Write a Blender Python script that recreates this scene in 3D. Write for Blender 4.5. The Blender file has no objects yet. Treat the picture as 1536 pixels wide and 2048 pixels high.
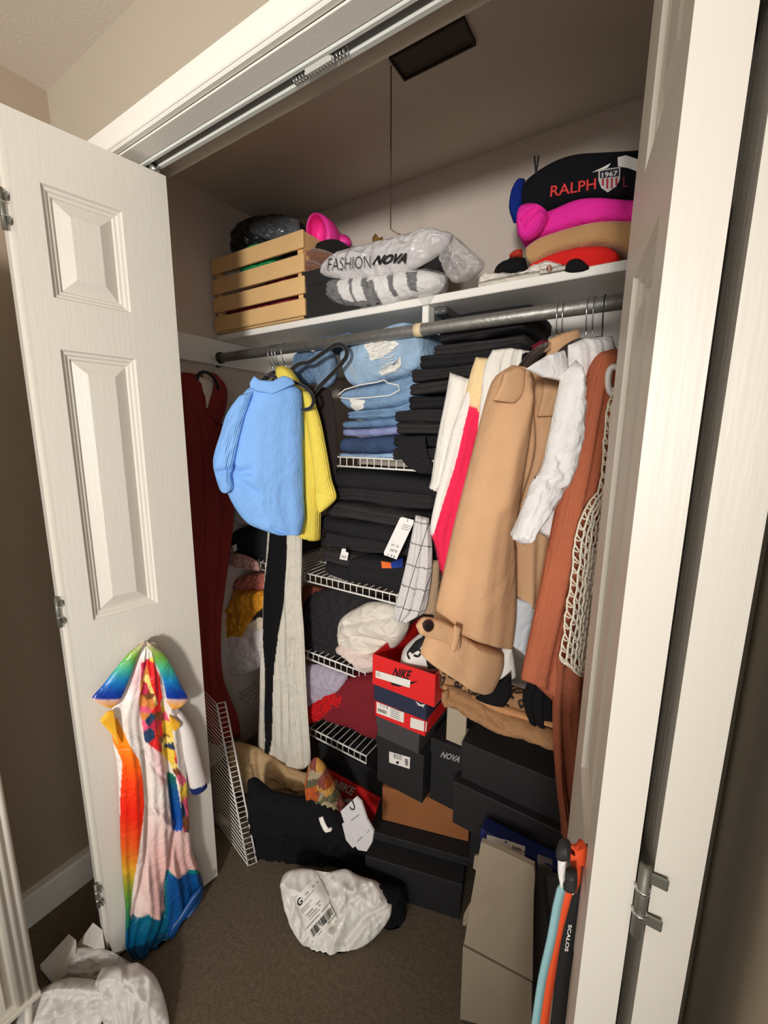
import bpy, math, random
import numpy as np
from mathutils import Vector
from mathutils.bvhtree import BVHTree

# ------------------------------------------------------------------ camera
CAM = np.array([0.0, 0.0, 1.412])
FPX, YAW, PITCH, ROLL = 839.2, 0.56578, 0.18026, 0.0096


def cam_matrix():
    cy, sy, cp, sp = math.cos(YAW), math.sin(YAW), math.cos(PITCH), math.sin(PITCH)
    fwd = np.array([-sy * cp, cy * cp, -sp])
    right = np.array([cy, sy, 0.0])
    up = np.cross(right, fwd)
    r2 = math.cos(ROLL) * right + math.sin(ROLL) * up
    u2 = -math.sin(ROLL) * right + math.cos(ROLL) * up
    return np.stack([r2, -u2, fwd])


CM = cam_matrix()
scene = bpy.context.scene
COL = scene.collection
cd = bpy.data.cameras.new('camera')
cd.sensor_fit = 'HORIZONTAL'
cd.sensor_width = 36.0
cd.lens = FPX / 1536 * 36.0
cd.clip_start = 0.02
cam = bpy.data.objects.new('camera', cd)
COL.objects.link(cam)
from mathutils import Matrix
_r, _u, _f = CM[0], -CM[1], CM[2]
cam.matrix_world = Matrix(((_r[0], _u[0], -_f[0], CAM[0]), (_r[1], _u[1], -_f[1], CAM[1]),
                           (_r[2], _u[2], -_f[2], CAM[2]), (0, 0, 0, 1)))
scene.camera = cam

# ------------------------------------------------------------------ world, light, exposure
world = bpy.data.worlds.new('world')
scene.world = world
world.use_nodes = True
world.node_tree.nodes['Background'].inputs[0].default_value = (1.0, 0.985, 0.965, 1)
world.node_tree.nodes['Background'].inputs[1].default_value = 0.85


def spot_lamp(name, loc, target, power, radius, angle, color):
    l = bpy.data.lights.new(name, 'SPOT')
    l.energy = power
    l.shadow_soft_size = radius
    l.spot_size = math.radians(angle)
    l.spot_blend = 1.0
    l.color = color
    o = bpy.data.objects.new(name, l)
    o.location = loc
    o.rotation_euler = (Vector(target) - Vector(loc)).to_track_quat('-Z', 'Y').to_euler()
    COL.objects.link(o)
    return o


spot_lamp('room_lamp', (0.30, -1.7, 1.55), (-1.5, 1.0, 1.42), 185, 0.15, 80, (1.0, 0.98, 0.945))
vs = scene.view_settings
vs.view_transform = 'Standard'
vs.look = 'None'
vs.gamma = 1.0
vs.use_curve_mapping = False
vs.exposure = 0.55


# ------------------------------------------------------------------ maths helpers
def rays(uv):
    uv = np.asarray(uv, float).reshape(-1, 2)
    d = np.stack([(uv[:, 0] - 768) / FPX, (uv[:, 1] - 1024) / FPX, np.ones(len(uv))], 1)
    return d @ CM


def hit(u, v, ax, val):
    d = rays([(u, v)])[0]
    return CAM + d * ((val - CAM[ax]) / d[ax])


def plane_hit(uv, pl):
    """pl: y value, or ((x1,y1),(x2,y2)) a vertical plane, or (p0,p1,p2) three 3-D points"""
    d = rays(uv)
    if np.isscalar(pl):
        n = np.array([0, 1.0, 0]); p0 = np.array([0, pl, 0])
    elif len(pl) == 2:
        (x1, y1), (x2, y2) = pl
        n = np.array([-(y2 - y1), x2 - x1, 0.0]); p0 = np.array([x1, y1, 0])
    else:
        a, b, c = [np.array(q, float) for q in pl]
        n = np.cross(b - a, c - a); p0 = a
    n = n / np.linalg.norm(n)
    t = ((p0 - CAM) @ n) / (d @ n)
    return CAM + d * t[:, None], n


def pl_px(ul, yl, ur, yr, v=1000):
    """vertical plane through pixel column ul at depth yl and pixel column ur at depth yr"""
    a = hit(ul, v, 1, yl); b = hit(ur, v, 1, yr)
    return ((a[0], a[1]), (b[0], b[1]))


def wob(P, scale, seed, k=5):
    r = np.random.RandomState(seed)
    D = r.normal(size=(k, 3)); D /= np.linalg.norm(D, axis=1)[:, None]
    D *= (0.6 + 0.9 * r.rand(k))[:, None]
    ph = r.rand(k) * 6.283
    return np.sin(P @ D.T * scale + ph).sum(1) / k * 1.6


def ridged(P, scale, seed, k=4):
    r = np.random.RandomState(seed + 77)
    D = r.normal(size=(k, 3)); D /= np.linalg.norm(D, axis=1)[:, None]
    ph = r.rand(k) * 6.283
    w = wob(P, scale * 0.6, seed + 5)[:, None] * 0.9
    return ((1 - np.abs(np.sin(P @ D.T * scale + ph + w * 1.6))) ** 2.2).max(1) - 0.55


def resample(pts, n):
    pts = np.asarray(pts, float)
    if len(pts) == 1:
        return np.repeat(pts, n, 0)
    seg = np.linalg.norm(np.diff(pts, axis=0), axis=1)
    c = np.concatenate([[0], np.cumsum(seg)])
    if c[-1] < 1e-9:
        return np.repeat(pts[:1], n, 0)
    t = np.linspace(0, c[-1], n)
    return np.stack([np.interp(t, c, pts[:, i]) for i in range(pts.shape[1])], 1)


def smooth_path(pts, n):
    """Catmull-Rom through pts, n samples"""
    pts = np.asarray(pts, float)
    if len(pts) == 2:
        t = np.linspace(0, 1, n).reshape((-1,) + (1,) * (pts.ndim - 1))
        return pts[:1] * (1 - t) + pts[1:] * t
    m = len(pts)
    seg = np.linalg.norm(np.diff(pts.reshape(m, -1), axis=0), axis=1) + 1e-6
    c = np.concatenate([[0], np.cumsum(seg)]); c /= c[-1]
    tg = np.zeros_like(pts)
    tg[1:-1] = (pts[2:] - pts[:-2]) / (c[2:] - c[:-2]).reshape((-1,) + (1,) * (pts.ndim - 1))
    tg[0] = (pts[1] - pts[0]) / (c[1] - c[0]); tg[-1] = (pts[-1] - pts[-2]) / (c[-1] - c[-2])
    t = np.linspace(0, 1, n)
    i = np.clip(np.searchsorted(c, t, 'right') - 1, 0, m - 2)
    h = (c[i + 1] - c[i]); x = (t - c[i]) / h
    sh = (-1,) + (1,) * (pts.ndim - 1)
    x = x.reshape(sh); h = h.reshape(sh)
    h00 = 2 * x**3 - 3 * x**2 + 1; h10 = x**3 - 2 * x**2 + x
    h01 = -2 * x**3 + 3 * x**2; h11 = x**3 - x**2
    return h00 * pts[i] + h10 * h * tg[i] + h01 * pts[i + 1] + h11 * h * tg[i + 1]


def seg_dist(uv, poly):
    uv = np.asarray(uv, float); best = np.full(len(uv), 1e9)
    for a, b in zip(poly[:-1], poly[1:]):
        a = np.array(a, float); b = np.array(b, float); ab = b - a
        t = np.clip(((uv - a) @ ab) / (ab @ ab), 0, 1)
        best = np.minimum(best, np.linalg.norm(uv - a - t[:, None] * ab, axis=1))
    return best


def in_poly(uv, poly):
    uv = np.asarray(uv, float); x, y = uv[:, 0], uv[:, 1]
    r = np.zeros(len(uv), bool); n = len(poly); j = n - 1
    for i in range(n):
        xi, yi = poly[i]; xj, yj = poly[j]
        if yi != yj:
            r ^= ((yi > y) != (yj > y)) & (x < (xj - xi) * (y - yi) / (yj - yi) + xi)
        j = i
    return r


def lin(c):
    c = np.asarray(c, float) / 255.0
    return np.where(c <= 0.04045, c / 12.92, ((c + 0.055) / 1.055) ** 2.4)


# ------------------------------------------------------------------ materials
MATS = {}


def mat(name, rgb, rough=0.85, bump=0.0, bscale=300.0, var=0.0, vscale=8.0, metal=0.0, sheen=0.0,
        rib=0.0, ribs=0.5, attr=False, alpha=1.0, coat=0.0, spec=0.5, trans=0.0, weave=None, ribv=False, wrinkle=None, crinkle=None):
    if name in MATS:
        return MATS[name]
    m = bpy.data.materials.new(name); m.use_nodes = True
    nt = m.node_tree; N = nt.nodes; L = nt.links
    b = N['Principled BSDF']
    c = lin(rgb)
    b.inputs['Base Color'].default_value = (*c, 1)
    b.inputs['Roughness'].default_value = rough
    b.inputs['Metallic'].default_value = metal
    b.inputs['Specular IOR Level'].default_value = spec
    b.inputs['Alpha'].default_value = alpha
    b.inputs['Transmission Weight'].default_value = trans
    b.inputs['Coat Weight'].default_value = coat
    if sheen:
        b.inputs['Sheen Weight'].default_value = sheen
        b.inputs['Sheen Roughness'].default_value = 0.5
    src = None
    if attr:
        a = N.new('ShaderNodeAttribute'); a.attribute_name = 'Col'
        src = a.outputs['Color']
    if var:
        tc = N.new('ShaderNodeTexCoord')
        n = N.new('ShaderNodeTexNoise'); n.inputs['Scale'].default_value = vscale
        n.inputs['Detail'].default_value = 5
        L.new(tc.outputs['Object'], n.inputs['Vector'])
        mr = N.new('ShaderNodeMapRange'); mr.inputs[1].default_value = 0.25; mr.inputs[2].default_value = 0.75
        mr.inputs[3].default_value = 1 - var; mr.inputs[4].default_value = 1 + var
        L.new(n.outputs['Fac'], mr.inputs[0])
        mx = N.new('ShaderNodeMix'); mx.data_type = 'RGBA'; mx.blend_type = 'MULTIPLY'
        mx.inputs[0].default_value = 1.0
        if src is not None:
            L.new(src, mx.inputs[6])
        else:
            mx.inputs[6].default_value = (*c, 1)
        cb = N.new('ShaderNodeCombineColor')
        for i in range(3):
            L.new(mr.outputs[0], cb.inputs[i])
        L.new(cb.outputs[0], mx.inputs[7])
        src = mx.outputs[2]
    if src is not None:
        L.new(src, b.inputs['Base Color'])
    hgt = None
    if rib:
        uvn = N.new('ShaderNodeUVMap')
        sx = N.new('ShaderNodeSeparateXYZ'); L.new(uvn.outputs[0], sx.inputs[0])
        mu = N.new('ShaderNodeMath'); mu.operation = 'MULTIPLY'; mu.inputs[1].default_value = rib * 6.2832
        L.new(sx.outputs['Y' if ribv else 'X'], mu.inputs[0])
        sn = N.new('ShaderNodeMath'); sn.operation = 'SINE'; L.new(mu.outputs[0], sn.inputs[0])
        bp = N.new('ShaderNodeBump'); bp.inputs['Strength'].default_value = ribs
        bp.inputs['Distance'].default_value = 0.35 / rib
        L.new(sn.outputs[0], bp.inputs['Height']); hgt = bp.outputs[0]
    if bump:
        tc = N.new('ShaderNodeTexCoord')
        n = N.new('ShaderNodeTexNoise'); n.inputs['Scale'].default_value = bscale
        n.inputs['Detail'].default_value = 4
        if weave:
            mp = N.new('ShaderNodeMapping'); mp.inputs['Scale'].default_value = weave
            L.new(tc.outputs['Object'], mp.inputs[0]); L.new(mp.outputs[0], n.inputs['Vector'])
        else:
            L.new(tc.outputs['Object'], n.inputs['Vector'])
        bp = N.new('ShaderNodeBump'); bp.inputs['Strength'].default_value = bump
        bp.inputs['Distance'].default_value = 0.6 / bscale
        L.new(n.outputs['Fac'], bp.inputs['Height'])
        if hgt is not None:
            L.new(hgt, bp.inputs['Normal'])
        hgt = bp.outputs[0]
    for wr, ty in ((wrinkle, 'FBM'), (crinkle, 'RIDGED_MULTIFRACTAL')):
        if not wr:
            continue
        tc = N.new('ShaderNodeTexCoord')
        n = N.new('ShaderNodeTexNoise'); n.noise_type = ty
        n.inputs['Scale'].default_value = wr[0]; n.inputs['Detail'].default_value = 3
        n.inputs['Distortion'].default_value = 1.2
        L.new(tc.outputs['Object'], n.inputs['Vector'])
        bp = N.new('ShaderNodeBump'); bp.inputs['Strength'].default_value = wr[1]
        bp.inputs['Distance'].default_value = 0.25 / wr[0]
        L.new(n.outputs['Fac'], bp.inputs['Height'])
        if hgt is not None:
            L.new(hgt, bp.inputs['Normal'])
        hgt = bp.outputs[0]
    if hgt is not None:
        L.new(hgt, b.inputs['Normal'])
    MATS[name] = m
    return m


def cloth_mat(name, rgb, **k):
    k.setdefault('rough', 0.92); k.setdefault('bump', 0.35); k.setdefault('bscale', 420)
    k.setdefault('var', 0.07); k.setdefault('spec', 0.2); k.setdefault('wrinkle', (15, 0.55))
    return mat(name, rgb, **k)


WHITE = mat('white_paint', (230, 225, 215), 0.45, bump=0.06, bscale=120, spec=0.4)
DOORW = mat('door_paint', (208, 201, 189), 0.42, bump=0.06, bscale=60, weave=(3, 3, 0.25), spec=0.4)
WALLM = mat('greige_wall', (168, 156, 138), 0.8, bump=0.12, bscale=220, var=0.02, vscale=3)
CLOSETW = mat('closet_wall', (210, 195, 182), 0.85, bump=0.12, bscale=220, var=0.02, vscale=3)
CEILM = mat('ceiling_paint', (216, 205, 190), 0.9, bump=0.15, bscale=150, var=0.02, vscale=3)
SIDEW = mat('shaded_side_wall', (160, 142, 121), 0.85, bump=0.12, bscale=220, var=0.02, vscale=3)  # wall colour darkened to carry part of the shade on this side
CARPET = mat('carpet', (108, 95, 79), 0.98, bump=1.0, bscale=260, var=0.22, vscale=90, spec=0.05)
CHROME = mat('chrome', (205, 205, 205), 0.22, metal=1.0)
GREYMET = mat('grey_metal', (150, 148, 142), 0.45, metal=0.7, var=0.2, vscale=60, bump=0.2, bscale=120)
DARKMET = mat('dark_metal', (60, 55, 50), 0.4, metal=0.8)
VELVET = mat('black_velvet', (16, 15, 16), 0.95, sheen=0.35, bump=0.2, bscale=500)
WIREM = mat('white_wire', (232, 228, 220), 0.35)
BLK = mat('black_print', (12, 11, 12), 0.7)
WHT = mat('white_print', (238, 234, 228), 0.7)

# ------------------------------------------------------------------ mesh helpers
WV = {}


def fix_normals(me):
    import bmesh
    bm = bmesh.new(); bm.from_mesh(me)
    bmesh.ops.recalc_face_normals(bm, faces=bm.faces)
    bm.to_mesh(me); bm.free()


def tag(o, label=None, cat=None, group=None, kind=None):
    if label: o['label'] = label
    if cat: o['category'] = cat
    if group: o['group'] = group
    if kind: o['kind'] = kind
    return o


def thing(name, label, cat, loc, group=None):
    e = bpy.data.objects.new(name, None)
    e.empty_display_size = 0.05
    e.location = tuple(map(float, loc))
    COL.objects.link(e)
    return tag(e, label, cat, group)


def origin_of(o):
    p = np.array(o.location)
    if o.parent:
        p = p + origin_of(o.parent)
    return p


def mk(name, V, F, m, parent=None, label=None, cat=None, group=None, kind=None, smooth=True,
       uv=None, col=None, fm=None, recalc=True):
    V = np.asarray(V, float)
    me = bpy.data.meshes.new(name)
    if parent is None:
        o0 = np.array([V[:, 0].mean(), V[:, 1].mean(), V[:, 2].min()])
        loc = o0
    else:
        o0 = origin_of(parent); loc = np.zeros(3)
    me.from_pydata([tuple(p) for p in (V - o0)], [], [tuple(int(i) for i in f) for f in F])
    ms = m if isinstance(m, (list, tuple)) else [m]
    for q in ms:
        me.materials.append(q)
    if fm is not None:
        me.polygons.foreach_set('material_index', np.asarray(fm, np.int32))
    if uv is not None:
        lay = me.uv_layers.new(name='UVMap')
        li = np.empty(len(me.loops), np.int32); me.loops.foreach_get('vertex_index', li)
        lay.data.foreach_set('uv', np.asarray(uv, np.float32)[li].ravel())
    if col is not None:
        ca = me.color_attributes.new('Col', 'FLOAT_COLOR', 'POINT')
        c4 = np.ones((len(V), 4), np.float32); c4[:, :3] = lin(col)
        ca.data.foreach_set('color', c4.ravel())
    if recalc:
        fix_normals(me)
    me.polygons.foreach_set('use_smooth', np.full(len(me.polygons), bool(smooth)))
    me.update()
    o = bpy.data.objects.new(name, me)
    COL.objects.link(o)
    o.location = tuple(loc)
    if parent is not None:
        o.parent = parent
    WV[o.name] = (V, [tuple(int(i) for i in f) for f in F])
    return tag(o, label, cat, group, kind)


def bvh(objs):
    V = []; F = []; k = 0
    for o in (objs if isinstance(objs, (list, tuple)) else [objs]):
        v, f = WV[o.name]
        V += [tuple(p) for p in v]; F += [tuple(i + k for i in q) for q in f]; k += len(v)
    return BVHTree.FromPolygons(V, F)


def drape(uv, objs, off=0.0015):
    """points of a flat print or tag seen at these pixels, laid on the surface of objs"""
    tr = bvh(objs); d = rays(uv); out = np.zeros((len(d), 3)); ok = np.zeros(len(d), bool); T = np.zeros(len(d))
    for i, q in enumerate(d):
        h = tr.ray_cast(Vector(CAM), Vector(q / np.linalg.norm(q)))
        if h[0] is not None:
            n = np.array(h[1]); n = n if n @ q < 0 else -n
            T[i] = h[3] / np.linalg.norm(q); out[i] = np.array(h[0]) + n * off; ok[i] = True
    if not ok.any():
        o = objs[0] if isinstance(objs, (list, tuple)) else objs
        print('DRAPE MISS', o.name, uv[0])
        c = WV[o.name][0]; z = ((c - CAM) @ CM[2]).min()
        return CAM + d * (z - off)
    if not ok.all():
        P = np.asarray(uv, float)
        for i in np.where(~ok)[0]:
            j = np.where(ok)[0][np.argmin(((P[ok] - P[i]) ** 2).sum(1))]
            out[i] = CAM + d[i] * (T[j] - off)
    return out


def decal(name, corners, objs, m, parent, n=6, k=4, off=0.0015, **kw):
    tl, tr, br, bl = [np.array(c, float) for c in corners]
    uv = []
    for j in range(k + 1):
        a = tl + (bl - tl) * j / k; b = tr + (br - tr) * j / k
        for i in range(n + 1):
            uv.append(a + (b - a) * i / n)
    V = drape(uv, objs, off)
    F = [(j * (n + 1) + i, j * (n + 1) + i + 1, (j + 1) * (n + 1) + i + 1, (j + 1) * (n + 1) + i)
         for j in range(k) for i in range(n)]
    return mk(name, V, F, m, parent, recalc=False, **kw)


def poly_decal(name, poly, objs, m, parent, off=0.0018, **kw):
    poly = np.asarray(poly, float); c = poly.mean(0)
    uv = np.concatenate([[c], c + (poly - c) * 0.5, poly])
    n = len(poly); F = []
    for i in range(n):
        j = (i + 1) % n
        F += [(0, 1 + i, 1 + j), (1 + i, 1 + n + i, 1 + n + j, 1 + j)]
    return mk(name, drape(uv, objs, off), F, m, parent, recalc=False, **kw)


_TXT = {}


def text_geo(s, bold=0.0, shear=0.0):
    key = (s, bold, shear)
    if key not in _TXT:
        c = bpy.data.curves.new('txt', 'FONT'); c.body = s; c.offset = bold; c.shear = shear
        c.size = 1.0; c.resolution_u = 3; c.fill_mode = 'FRONT'
        o = bpy.data.objects.new('txt', c); COL.objects.link(o)
        bpy.context.view_layer.update()
        me = bpy.data.meshes.new_from_object(o.evaluated_get(bpy.context.evaluated_depsgraph_get()))
        V = np.array([v.co[:2] for v in me.vertices]); F = [tuple(p.vertices) for p in me.polygons]
        bpy.data.objects.remove(o); bpy.data.curves.remove(c); bpy.data.meshes.remove(me)
        mn, mx = V.min(0), V.max(0)
        _TXT[key] = ((V - mn) / (mx - mn), F)
    return _TXT[key]


def text_decal(name, s, corners, objs, m, parent, bold=0.0, shear=0.0, off=0.002, **kw):
    """corners TL, TR, BR, BL of the word in pixels"""
    V, F = text_geo(s, bold, shear)
    tl, tr, br, bl = [np.array(c, float) for c in corners]
    a = V[:, :1]; b = V[:, 1:]
    uv = (bl + (br - bl) * a) * (1 - b) + (tl + (tr - tl) * a) * b
    P = drape(uv, objs, 0.0)
    # even the print out over small crumples: depth along the ray as a quadratic of the pixel
    q = (uv - uv.mean(0)) / (uv.std(0) + 1e-6)
    A = np.stack([np.ones(len(q)), q[:, 0], q[:, 1], q[:, 0] ** 2, q[:, 0] * q[:, 1]], 1)
    d = rays(uv); T = ((P - CAM) * d).sum(1) / (d * d).sum(1)
    c = np.linalg.lstsq(A, T, rcond=None)[0]; Tf = A @ c
    lift = min(np.max(Tf - T), 0.012) + off
    return mk(name, CAM + d * (Tf - lift)[:, None], F, m, parent, smooth=False, recalc=False, **kw)


def cuboid(c, s, yaw=0.0, bev=0.0):
    """vertices and faces of a box, base-centre c, size s, optional chamfer"""
    cx, cy, cz = c; sx, sy, sz = s[0] / 2, s[1] / 2, s[2]
    if bev <= 0:
        P = [(x, y, z) for z in (0, sz) for x, y in ((-sx, -sy), (sx, -sy), (sx, sy), (-sx, sy))]
        F = [(0, 1, 2, 3), (4, 5, 6, 7), (0, 1, 5, 4), (1, 2, 6, 5), (2, 3, 7, 6), (3, 0, 4, 7)]
    else:
        P = []; b = bev
        for z, i in ((0, b), (b, 0), (sz - b, 0), (sz, b)):
            x, y = sx - i, sy - i
            P += [(-x, -y + (b if not i else 0), z), (-x + (b if not i else 0), -y, z), (x - (b if not i else 0), -y, z),
                  (x, -y + (b if not i else 0), z), (x, y - (b if not i else 0), z), (x - (b if not i else 0), y, z),
                  (-x + (b if not i else 0), y, z), (-x, y - (b if not i else 0), z)]
        F = [tuple(range(8)), tuple(range(24, 32))]
        for r in range(3):
            for i in range(8):
                j = (i + 1) % 8
                F.append((r * 8 + i, r * 8 + j, r * 8 + 8 + j, r * 8 + 8 + i))
    P = np.array(P); ca, sa = math.cos(yaw), math.sin(yaw)
    Q = P.copy(); Q[:, 0] = P[:, 0] * ca - P[:, 1] * sa + cx; Q[:, 1] = P[:, 0] * sa + P[:, 1] * ca + cy
    Q[:, 2] += cz
    return Q, F


def span(x0, x1, y0, y1, z0, z1, bev=0.0):
    return cuboid(((x0 + x1) / 2, (y0 + y1) / 2, z0), (x1 - x0, y1 - y0, z1 - z0), 0, bev)


def join(parts):
    V = []; F = []; k = 0
    for v, f in parts:
        V.append(np.asarray(v, float)); F += [tuple(i + k for i in q) for q in f]; k += len(v)
    return np.concatenate(V), F


def box(name, b, m, parent=None, bev=0.0, **kw):
    V, F = span(*b, bev)
    kw.setdefault('smooth', False)
    return mk(name, V, F, m, parent, **kw)


def tube(pts, r, n=8, closed=False):
    pts = np.asarray(pts, float); m = len(pts)
    r = np.broadcast_to(np.asarray(r, float), (m,))
    T = np.gradient(pts, axis=0); T /= np.linalg.norm(T, axis=1)[:, None] + 1e-12
    up = np.array([0, 0, 1.0]) if abs(T[0][2]) < 0.9 else np.array([1.0, 0, 0])
    V = []
    A = np.cross(T[0], up); A /= np.linalg.norm(A)
    for i in range(m):
        A = A - T[i] * (A @ T[i]); A /= np.linalg.norm(A) + 1e-12
        B = np.cross(T[i], A)
        for k in range(n):
            a = 2 * math.pi * k / n
            V.append(pts[i] + r[i] * (math.cos(a) * A + math.sin(a) * B))
    F = []
    for i in range(m - 1):
        for k in range(n):
            j = (k + 1) % n
            F.append((i * n + k, i * n + j, (i + 1) * n + j, (i + 1) * n + k))
    F += [tuple(range(n)), tuple((m - 1) * n + k for k in range(n))]
    return np.array(V), F


def ribbon(pts, w, th, side):
    """flat strap along pts, width w across direction side"""
    pts = np.asarray(pts, float); m = len(pts)
    T = np.gradient(pts, axis=0); T /= np.linalg.norm(T, axis=1)[:, None]
    S = np.asarray(side, float); S = S - T * (T @ S)[:, None]; S /= np.linalg.norm(S, axis=1)[:, None]
    Nn = np.cross(T, S)
    V = []
    for i in range(m):
        for a, b in ((-1, -1), (1, -1), (1, 1), (-1, 1)):
            V.append(pts[i] + S[i] * a * w / 2 + Nn[i] * b * th / 2)
    F = [(0, 1, 2, 3), tuple((m - 1) * 4 + k for k in range(4))]
    for i in range(m - 1):
        for k in range(4):
            j = (k + 1) % 4
            F.append((i * 4 + k, i * 4 + j, i * 4 + 4 + j, i * 4 + 4 + k))
    return np.array(V), F


def loft(rings):
    n = len(rings[0]); V = np.concatenate(rings); F = []
    for i in range(len(rings) - 1):
        for k in range(n):
            j = (k + 1) % n
            F.append((i * n + k, i * n + j, (i + 1) * n + j, (i + 1) * n + k))
    F += [tuple(range(n)), tuple((len(rings) - 1) * n + k for k in range(n))]
    return V, F


def cloth(name, rows, pl, m, T=0.02, nx=34, ny=44, fold=0.0, freq=3.0, slant=0.0, seed=1, creases=(),
          col=None, pw=0.5, taper=(0.05, 0.0), crump=0.0, cscale=30.0, minth=0.0025, growth=0.7, floor=None,
          back=0.8, zmin=None, ymax=None, **kw):
    """A soft closed shell. rows: pixel polylines across the thing, successive rows along it.
    pl: its vertical plane in the place. T: half thickness. fold: pleats running along the rows' succession."""
    R = np.stack([resample(r, nx + 1) for r in rows])
    G = smooth_path(R, ny + 1)
    uv = G.reshape(-1, 2)
    P, n = plane_hit(uv, pl)
    ctr = P.mean(0)
    if (CAM - ctr) @ n < 0:
        n = -n
    s = np.tile(np.linspace(0, 1, nx + 1), ny + 1); t = np.repeat(np.linspace(0, 1, ny + 1), nx + 1)
    prof = np.clip(1 - (2 * s - 1) ** 2, 0, 1) ** pw
    tt = np.ones_like(t)
    if taper[0] > 0:
        tt *= np.clip(1 - (1 - np.clip(t / taper[0], 0, 1)) ** 2, 0, 1) ** 0.5
    if taper[1] > 0:
        tt *= np.clip(1 - (1 - np.clip((1 - t) / taper[1], 0, 1)) ** 2, 0, 1) ** 0.5
    g = (1 - growth) + growth * t
    fo = 0
    if fold:
        w = wob(P, 7, seed) * 0.25
        ph = random.Random(seed).random() * 6.28
        fo = fold * g * (np.sin(2 * np.pi * (freq * s + slant * t + w) + ph) +
                         0.45 * np.sin(2 * np.pi * (freq * 2.3 * s + slant * 1.7 * t - w * 1.6) + ph * 2))
    cr = 0
    if crump:
        cs = cscale * 1.9
        cr = crump * (ridged(P, cs, seed) * 1.1 + ridged(P, cs * 2.3, seed + 9) * 0.6 + ridged(P, cs * 4.7, seed + 19) * 0.28 + wob(P, cscale * 0.7, seed + 3) * 0.5)
    fr = T * prof * tt + fo + cr * (0.25 + 0.75 * np.minimum(prof * tt * 1.5, 1)) + minth / 2
    for poly, wd, dp in creases:
        fr = fr + dp * np.exp(-(seg_dist(uv, poly) / wd) ** 2)
    bk = -back * T * prof * tt + fo - minth / 2
    VF = P + n * fr[:, None]; VB = P + n * bk[:, None]
    V = np.concatenate([VF, VB])
    if zmin is not None:
        h = len(V) // 2
        V[:h, 2] = np.maximum(V[:h, 2], zmin + 0.006); V[h:, 2] = np.maximum(V[h:, 2], zmin)
    if ymax is not None:
        V[:, 1] = np.minimum(V[:, 1], ymax)
    w = nx + 1; N = (nx + 1) * (ny + 1); F = []
    for j in range(ny):
        for i in range(nx):
            a = j * w + i
            F.append((a, a + 1, a + w + 1, a + w)); F.append((N + a, N + a + w, N + a + w + 1, N + a + 1))
        a = j * w; F.append((a, a + w, N + a + w, N + a))
        a = j * w + nx; F.append((a, N + a, N + a + w, a + w))
    for i in range(nx):
        F.append((i, N + i, N + i + 1, i + 1)); a = ny * w + i; F.append((a, a + 1, N + a + 1, N + a))
    Pg = P.reshape(ny + 1, w, 3)
    du = np.linalg.norm(np.diff(Pg, axis=1), axis=2).mean(0); dv = np.linalg.norm(np.diff(Pg, axis=0), axis=2).mean(1)
    U = np.tile(np.concatenate([[0], np.cumsum(du)]), ny + 1); W = np.repeat(np.concatenate([[0], np.cumsum(dv)]), w)
    UV = np.stack([U, W], 1)
    cc = None
    if col is not None:
        c1 = col(uv); cc = np.concatenate([c1, c1])
    return mk(name, V, F, m, uv=np.concatenate([UV, UV]), col=cc, **kw)


def slab_pts(top, bot, depth, layers=2, r=0.012, seed=1, noise=0.004, ns=40, nf=18, sag=0.0, endr=0.05, nb=6):
    """folded stack item: top and bottom 3-D front edges (left to right), going back by depth"""
    A = smooth_path(top, ns); B = smooth_path(bot, ns)
    rings = []
    rs = np.random.RandomState(seed); phs = rs.rand(3) * 6.28
    for i in range(ns):
        s = i / (ns - 1)
        e = min(s, 1 - s) / endr
        k = 1.0 if e >= 1 else math.sqrt(max(0, 1 - (1 - e) ** 2)) * 0.75 + 0.25
        a, b = A[i], B[i]; c = (a + b) / 2; h = np.linalg.norm(a - b)
        pts = []
        for j in range(nf):
            q = j / (nf - 1)
            p = b + (a - b) * q
            p = c + (p - c) * (0.6 + 0.4 * k)
            lay = abs(math.sin(math.pi * layers * (q + 0.06 * math.sin(6 * s + phs[0])))) ** 0.55
            rnd = math.sqrt(max(0, 1 - (2 * q - 1) ** 4))
            yo = r * (1 - lay) * 0.8 + min(h * 0.3, 0.025) * (1 - rnd) + (1 - k) * 0.03
            pts.append(p + np.array([0, yo, 0]))
        for j in range(1, nb + 1):
            q = j / nb
            pts.append(pts[nf - 1] + np.array([0, depth * q, -sag * q * q]))
        lowb = pts[0] + np.array([0, depth, 0])
        for j in range(3):
            q = j / 3
            pts.append(pts[nf + nb - 1] * (1 - q) + lowb * q if j else pts[nf + nb - 1] + np.array([0, 0.002, -0.001]))
        for j in range(nb):
            q = j / nb
            pts.append(lowb * (1 - q) + (pts[0] + np.array([0, 0.004, 0])) * q)
        rings.append(np.array(pts))
    V, F = loft(rings)
    if noise:
        d = np.stack([wob(V, 28, seed), wob(V, 24, seed + 1), wob(V, 22, seed + 2) * 0.6], 1)
        V = V + d * noise
    n = len(rings[0])
    uvx = np.repeat(np.linspace(0, 1, ns) * np.linalg.norm(A[-1] - A[0]), n)
    uvy = np.tile(np.concatenate([[0], np.cumsum(np.linalg.norm(np.diff(rings[ns // 2], axis=0), axis=1))]), ns)
    return V, F, np.stack([uvx, uvy], 1)


def slab(name, top, bot, y, depth, m, layers=2, r=0.012, seed=1, noise=0.004, ymax=1.4, col=None, **kw):
    """folded item from the pixels of its front's top and bottom edge, front standing at depth y"""
    tp, _ = plane_hit(top, y); bt, _ = plane_hit(bot, y)
    V, F, UV = slab_pts(tp, bt, depth, layers, r, seed, noise)
    V[:, 1] = np.minimum(V[:, 1], ymax)
    return mk(name, V, F, m, uv=UV, **kw)


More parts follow.
